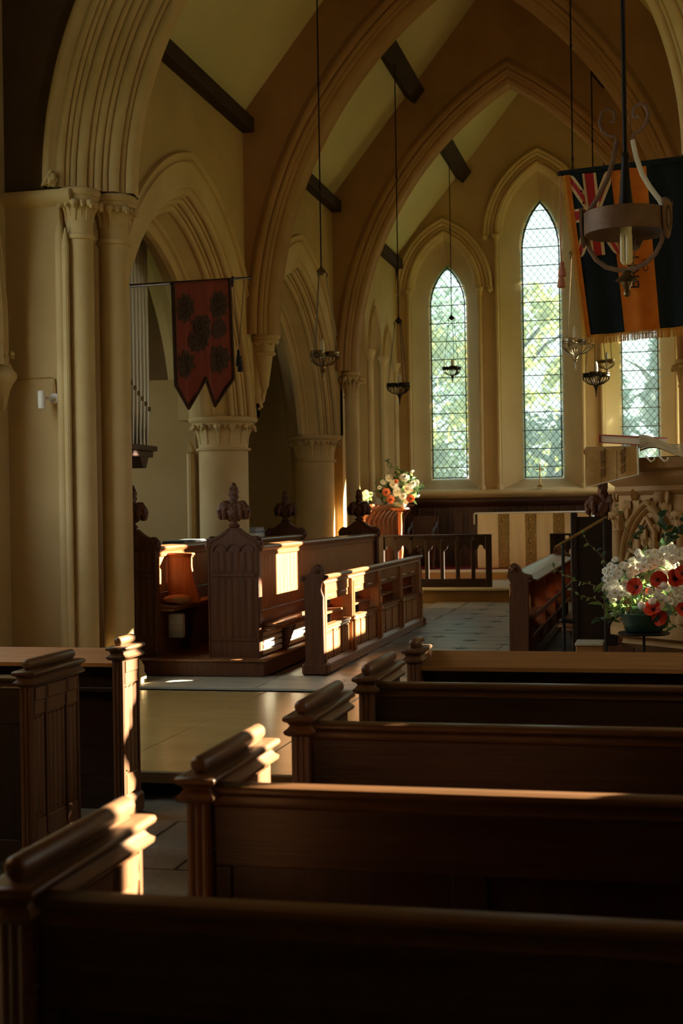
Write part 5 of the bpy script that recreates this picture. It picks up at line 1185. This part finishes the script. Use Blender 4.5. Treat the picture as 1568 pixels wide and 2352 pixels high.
# union corner (canton), cross bands and saltires as strips on the cloth
cx0, cx1, cz0, cz1 = -.555, -.28, 3.24, 3.775
fpatch(cx0, cx1, cz0, cz1, NAVY, 'canton', .003)
def band(x0, z0_, x1, z1_, w, mat, name, off):
    dx, dz = x1-x0, z1_-z0_; L = math.hypot(dx, dz); nx_, nz_ = -dz/L*w/2, dx/L*w/2; q = M(80)
    def f(u, v):
        x = x0+dx*u+nx_*(2*v-1); z = z0_+dz*u+nz_*(2*v-1); return flp(min(max(x, cx0), cx1), min(max(z, cz0), cz1), off)
    q.grid(f, 16, 2); q.build(name, mat, fg)
xm_, zm_ = (cx0+cx1)/2, (cz0+cz1)/2
for a, b in (((cx0, cz0), (cx1, cz1)), ((cx0, cz1), (cx1, cz0))):
    band(*a, *b, .062, FWHITE, 'white_saltire', .005); band(*a, *b, .024, FRED, 'red_saltire', .007)
band(xm_, cz0, xm_, cz1, .088, FWHITE, 'white_cross', .009); band(cx0, zm_, cx1, zm_, .088, FWHITE, 'white_cross', .009)
band(xm_, cz0, xm_, cz1, .056, FRED, 'red_cross', .011); band(cx0, zm_, cx1, zm_, .056, FRED, 'red_cross', .011)
q = M(80); q.grid(lambda u, v: flp(-.575+.035*u, Z0+(Z1-Z0)*v, .012), 2, 30); q.build('orange_hem', GOLD, fg)
q = M(); n = 150
for i in range(n):
    x = -.575+.915*i/n; p = flp(x, Z0); q.quad((p[0], p[1]-.004, p[2]+.012), (p[0]+.0052, p[1]-.004, p[2]+.012), (p[0]+.0045+rnd.uniform(-.003, .003), p[1]-.004, p[2]-.048+rnd.uniform(-.005, .005)), (p[0]+rnd.uniform(-.003, .003), p[1]-.004, p[2]-.048))
for i in range(110):
    z = Z0+(Z1-Z0)*i/110; p = flp(-.575, z); q.quad((p[0]+.006, p[1]-.013, p[2]), (p[0]+.006, p[1]-.013, p[2]+.008), (p[0]-.020, p[1]-.013, p[2]+.004), (p[0]-.020, p[1]-.013, p[2]-.002))
q.build('fringe', FRINGE, fg, kind='stuff', smooth=False)
q = M(); q.tube([(-.60, YG-.0, 3.765), (.36, YG, 3.815)], .020, 8); q.build('pole_sleeve', NAVY, fg)
q = M(); q.tube([(.36, YG, 3.815), (1.60, YG+.1, 3.88)], .014, 8); q.ell((-.61, YG, 3.765), .016, .016, .016, 8, 6); q.build('pole', BLKW, fg)
def text_mesh(txt, size, name, mat, mw, parent):
    cu2 = bpy.data.curves.new('t', 'FONT'); cu2.body = txt; cu2.size = size; cu2.extrude = .0015; cu2.space_character = 1.15
    o = bpy.data.objects.new('t', cu2); COL.objects.link(o); bpy.context.view_layer.update()
    me = bpy.data.meshes.new_from_object(o.evaluated_get(bpy.context.evaluated_depsgraph_get())); bpy.data.objects.remove(o)
    me.materials.clear(); me.materials.append(mat); r = bpy.data.objects.new(name, me); COL.objects.link(r); r.parent = parent; r.matrix_local = Matrix.Translation(-Vector(parent['_loc'])) @ mw; return r
TXT = basic('black_lettering', (.03, .012, .006), .9)
rot = Matrix.Rotation(pi/2, 4, 'X') @ Matrix.Rotation(pi/2, 4, 'Z')
text_mesh('BRITISH', .105, 'lettering', TXT, Matrix.Translation((-.108, YG-.030, 2.985)) @ rot, fg)
text_mesh('CO', .05, 'lettering', TXT, Matrix.Translation((-.050, YG-.030, 3.095)) @ rot, fg)
q = M(); q.tube([(-.60, YG-.01, 3.75), (-.605, YG-.02, 3.30), (-.60, YG-.02, 3.185)], .004, 5); q.build('cord', PINK, fg)
for dx, z in ((.002, 3.19), (-.004, 3.12)):
    q = M(50); q.lathe([(.006, .0), (.016, -.012), (.013, -.03), (.020, -.045), (.028, -.095), (.022, -.10)], (-.600+dx, YG-.02, z), 14, carve=lambda a, t: .1*math.sin(7*a)); q.build('tassel', PINK, fg)

# ================================================================== LAMPS
def pendant_proto(x, y, z, ztop, label, mat=BRONZE, rot_=0., bulb=True, s=1.0):
    t = thing('pendant_lamp', label, 'lamp', (x, y, z), 'hanging chancel lamps')
    zc = z+.86*s
    ztop += .05; q = M(); q.tube([(x, y, zc), (x, y, ztop)], .0075, 8)
    for f in (.25, .55): q.ell((x, y, zc+(ztop-zc)*f), .013, .013, .03, 8, 6)
    q.build('rod', IRON, t)
    q = M(50); q.lathe([(.012, .06), (.02, .04), (.045, .02), (.05, .0), (.03, -.01), (.015, -.03)], (x, y, zc), 16)
    for k in range(3):
        a = rot_+k*2*pi/3; q.tube([(x+.04*math.cos(a), y+.04*math.sin(a), zc), (x+.065*math.cos(a), y+.065*math.sin(a), zc-.02), (x+.055*math.cos(a), y+.055*math.sin(a), zc-.05)], .006, 5)
    q.build('crown', mat, t)
    R_ = .10*s; r_ = .072*s; h = .048*s
    for k in range(3):
        a = rot_+k*2*pi/3; cx, cy_ = x+R_*math.cos(a), y+R_*math.sin(a)
        q = M(); q.tube([(x+.05*math.cos(a), y+.05*math.sin(a), zc-.03), (x+(R_+r_*.7)*math.cos(a), y+(R_+r_*.7)*math.sin(a), z+h)], .0045, 6); q.build('hanging_rod', mat, t)
        q = M(50); q.lathe([(r_, 0), (r_*1.04, .003), (r_*1.04, .01), (r_, .013), (r_, h-.013), (r_*1.04, h-.01), (r_*1.04, h-.003), (r_, h), (r_*.95, h), (r_*.95, 0), (r_, 0)], (cx, cy_, z), 24, cap=False); q.build('gallery', mat, t)
        q = M()
        for i in range(9):
            b = a-2.0+4.0*i/8; ex, ey = cx+r_*math.cos(b), cy_+r_*math.sin(b)
            q.tube([(ex, ey, z), (x+(ex-x)*.93, y+(ey-y)*.93, z-.04*s), (x+(ex-x)*.55, y+(ey-y)*.55, z-.085*s), (x, y, z-.11*s)], [.0045, .0045, .004, .003], 5)
        q.build('basket_ribs', mat, t)
    q = M(50); q.lathe([(.03*s, -.10*s), (.032*s, -.115*s), (.015*s, -.14*s), (.02*s, -.15*s), (.008*s, -.165*s), (.014*s, -.18*s), (.006*s, -.20*s), (.008*s, -.22*s), (.002*s, -.245*s)], (x, y, z), 12); q.build('finial', mat, t)
    q = M(50); q.lathe([(.028, -.02), (.03, .06), (.024, .065), (.026, .10), (.024, .12), (.022, .15), (.012, .175), (.002, .18)], (x, y, z), 14); q.build('bulb', BULB, t)
    return t
pendant_proto(-3.33, 13.6, 3.16, 7.46, 'brass three-ring hanging lamp in front of the right-hand arcade arch', rot_=.3)
pendant_proto(-3.32, 17.8, 3.20, 7.48, 'small dark hanging lamp left of the left window', BLKMET := mottled('blackened_metal', (.02, .017, .012), (.05, .04, .028), 12, .45, .1, 30, metal=.7), rot_=1.4)
pendant_proto(-3.38, 23.0, 3.93, 7.46, 'smallest hanging lamp, silhouetted against the left window', BLKMET, rot_=.9)
pendant_proto(-.76, 13.2, 3.13, 7.53, 'bright silvery hanging lamp beside the flag fringe, before the centre window', mottled('tarnished_silver', (.35, .33, .26), (.62, .58, .46), 14, .28, .1, 40, metal=.9), rot_=.1)
pendant_proto(-.72, 16.6, 3.13, 7.48, 'dark hanging lamp just below the flag, between two windows', BLKMET, rot_=.5)
pendant_proto(-.80, 22.6, 3.90, 7.58, 'far hanging lamp partly behind another, left of the right window', BRONZE, rot_=1.1)
CX, CYY, CZ = -.155, 7.5, 3.045
ch = thing('ring_chandelier', 'large brown iron ring lamp with a pale bulb hanging before the flag', 'lamp', (CX, CYY, CZ))
q = M(50); q.lathe([(.218, 0), (.222, .002), (.222, .118), (.218, .12), (.212, .12), (.212, 0), (.218, 0)], (CX, CYY, CZ), 56, cap=False); q.build('ring_band', RUST, ch)
q = M(50); q.tube([(CX, CYY, CZ-.02), (CX, CYY, CZ+.75)], .012, 10); q.lathe([(.045, -.0), (.04, .02), (.03, .12), (.018, .30), (.022, .33), (.014, .34)], (CX, CYY, CZ+.10), 14); q.tube([(CX, CYY, CZ+.7), (CX, CYY, 8.9)], .012, 8); q.build('stem', IRON, ch)
def strap(P, w, mat, name, fd):
    q = M(50); q.tube(P, w, 6, flat=.22, flatdir=fd); return q.build(name, mat, ch)
for k, deg in enumerate((-22, 168, 78)):
    a = math.radians(deg); ca, sa = math.cos(a), math.sin(a); td = (-sa, ca, 0)
    prof = [(.215, .11), (.19, .16), (.14, .23), (.095, .31), (.065, .40), (.05, .47), (.045, .50)]
    strap([(CX+r*ca, CYY+r*sa, CZ+z) for r, z in prof], .014, CREAMP if k == 0 else RUST, 'strap', td)
    pr2 = [(.045, .50), (.05, .53), (.085, .54), (.12, .57), (.135, .62), (.12, .67), (.085, .685), (.055, .665), (.05, .63), (.065, .61), (.08, .62)]
    strap([(CX+r*ca, CYY+r*sa, CZ+z) for r, z in pr2], .010, RUST, 'scroll', td)
    pr3 = [(.215, .02), (.20, -.06), (.165, -.12), (.11, -.165), (.05, -.185), (.0, -.19)]
    strap([(CX+r*ca, CYY+r*sa, CZ+z) for r, z in pr3], .013, RUST, 'lower_strap', td)
    # cartouche on the band
    q = M(60); c0 = (CX+.225*ca, CYY+.225*sa, CZ+.055)
    V = []; n = 20; shp = [(.0, -.105), (.02, -.09), (.045, -.04), (.055, .02), (.052, .06), (.062, .10), (.045, .088), (.03, .095), (.022, .11), (.01, .095), (0, .10)]
    shp = shp+[(-a_, b_) for a_, b_ in reversed(shp[1:-1])]
    for off in (.0, .014):
        V += [(c0[0]+ca*off-sa*p_[0], c0[1]+sa*off+ca*p_[0], c0[2]+p_[1]) for p_ in shp]
    m_ = len(shp); q.add(V, [tuple(range(m_)), tuple(range(m_, 2*m_))]+[(i, (i+1) % m_, m_+(i+1) % m_, m_+i) for i in range(m_)])
    q.tube([(c0[0]+ca*.016-sa*.034*math.cos(t_), c0[1]+sa*.016+ca*.034*math.cos(t_), c0[2]+.005+.062*math.sin(t_)) for t_ in [2*pi*i/20 for i in range(21)]], .004, 6); q.build('cartouche', RUST, ch)
q = M(50); q.lathe([(.004, -.19), (.02, -.195), (.025, -.215), (.05, -.235), (.062, -.245), (.03, -.255), (.022, -.28), (.012, -.295), (.02, -.31), (.018, -.325), (.002, -.335)], (CX, CYY, CZ), 18); q.build('finial', BRONZE, ch)
q = M(50); q.lathe([(.012, -.02), (.03, -.01), (.032, .03), (.025, .05)], (CX, CYY-.02, CZ), 16)
for k in range(4):
    a = k*pi/2+.5; x_, y_ = CX+.021*math.cos(a), CYY-.02+.021*math.sin(a); q.tube([(x_, y_, CZ+.0), (x_, y_, CZ-.145), (x_*.5+CX*.5, y_*.5+(CYY-.02)*.5, CZ-.160)], [.0145, .0145, .010], 10)
q.build('bulb', BULB, ch)
# spot lamp and its cable on the left wall
t = thing('spot_lamp', 'small white cylinder spotlight on a round plate on the left wall', 'lamp', (-4.82, 10.38, 2.5))
q = M(50); q.lathe([(.001, 0), (.040, 0), (.044, .005), (.044, .018), (.038, .022), (.001, .022)], (0, 0, 0), 24); q.v = [(x_-4.80, YA-z_, y_+2.54) for x_, y_, z_ in q.v]; q.build('wall_plate', WHITE, t)
q = M(50); q.tube([(-4.80, 10.37, 2.54), (-4.83, 10.30, 2.54)], .012, 10); q.build('arm', WHITE, t)
q = M(50); q.tube([(-4.862, 10.27, 2.585), (-4.862, 10.27, 2.59), (-4.850, 10.255, 2.455), (-4.850, 10.255, 2.45)], [.028, .031, .031, .028], 20); q.build('lamp_head', WHITE, t)
q = M(50); q.tube([(-4.80, 10.385, 2.58), (-4.80, 10.39, 2.66), (-4.805, 10.39, 2.70), (-4.83, 10.392, 2.715), (-5.0, 10.392, 2.712), (-5.18, 10.392, 2.69)], .006, 6); q.prism([(-4.815, 2.58), (-4.785, 2.58), (-4.795, 2.70), (-4.808, 2.70)], 'y', 10.38, 10.4); q.build('cable', TAN, t)
for o in bpy.data.objects:
    if '_loc' in o: del o['_loc']
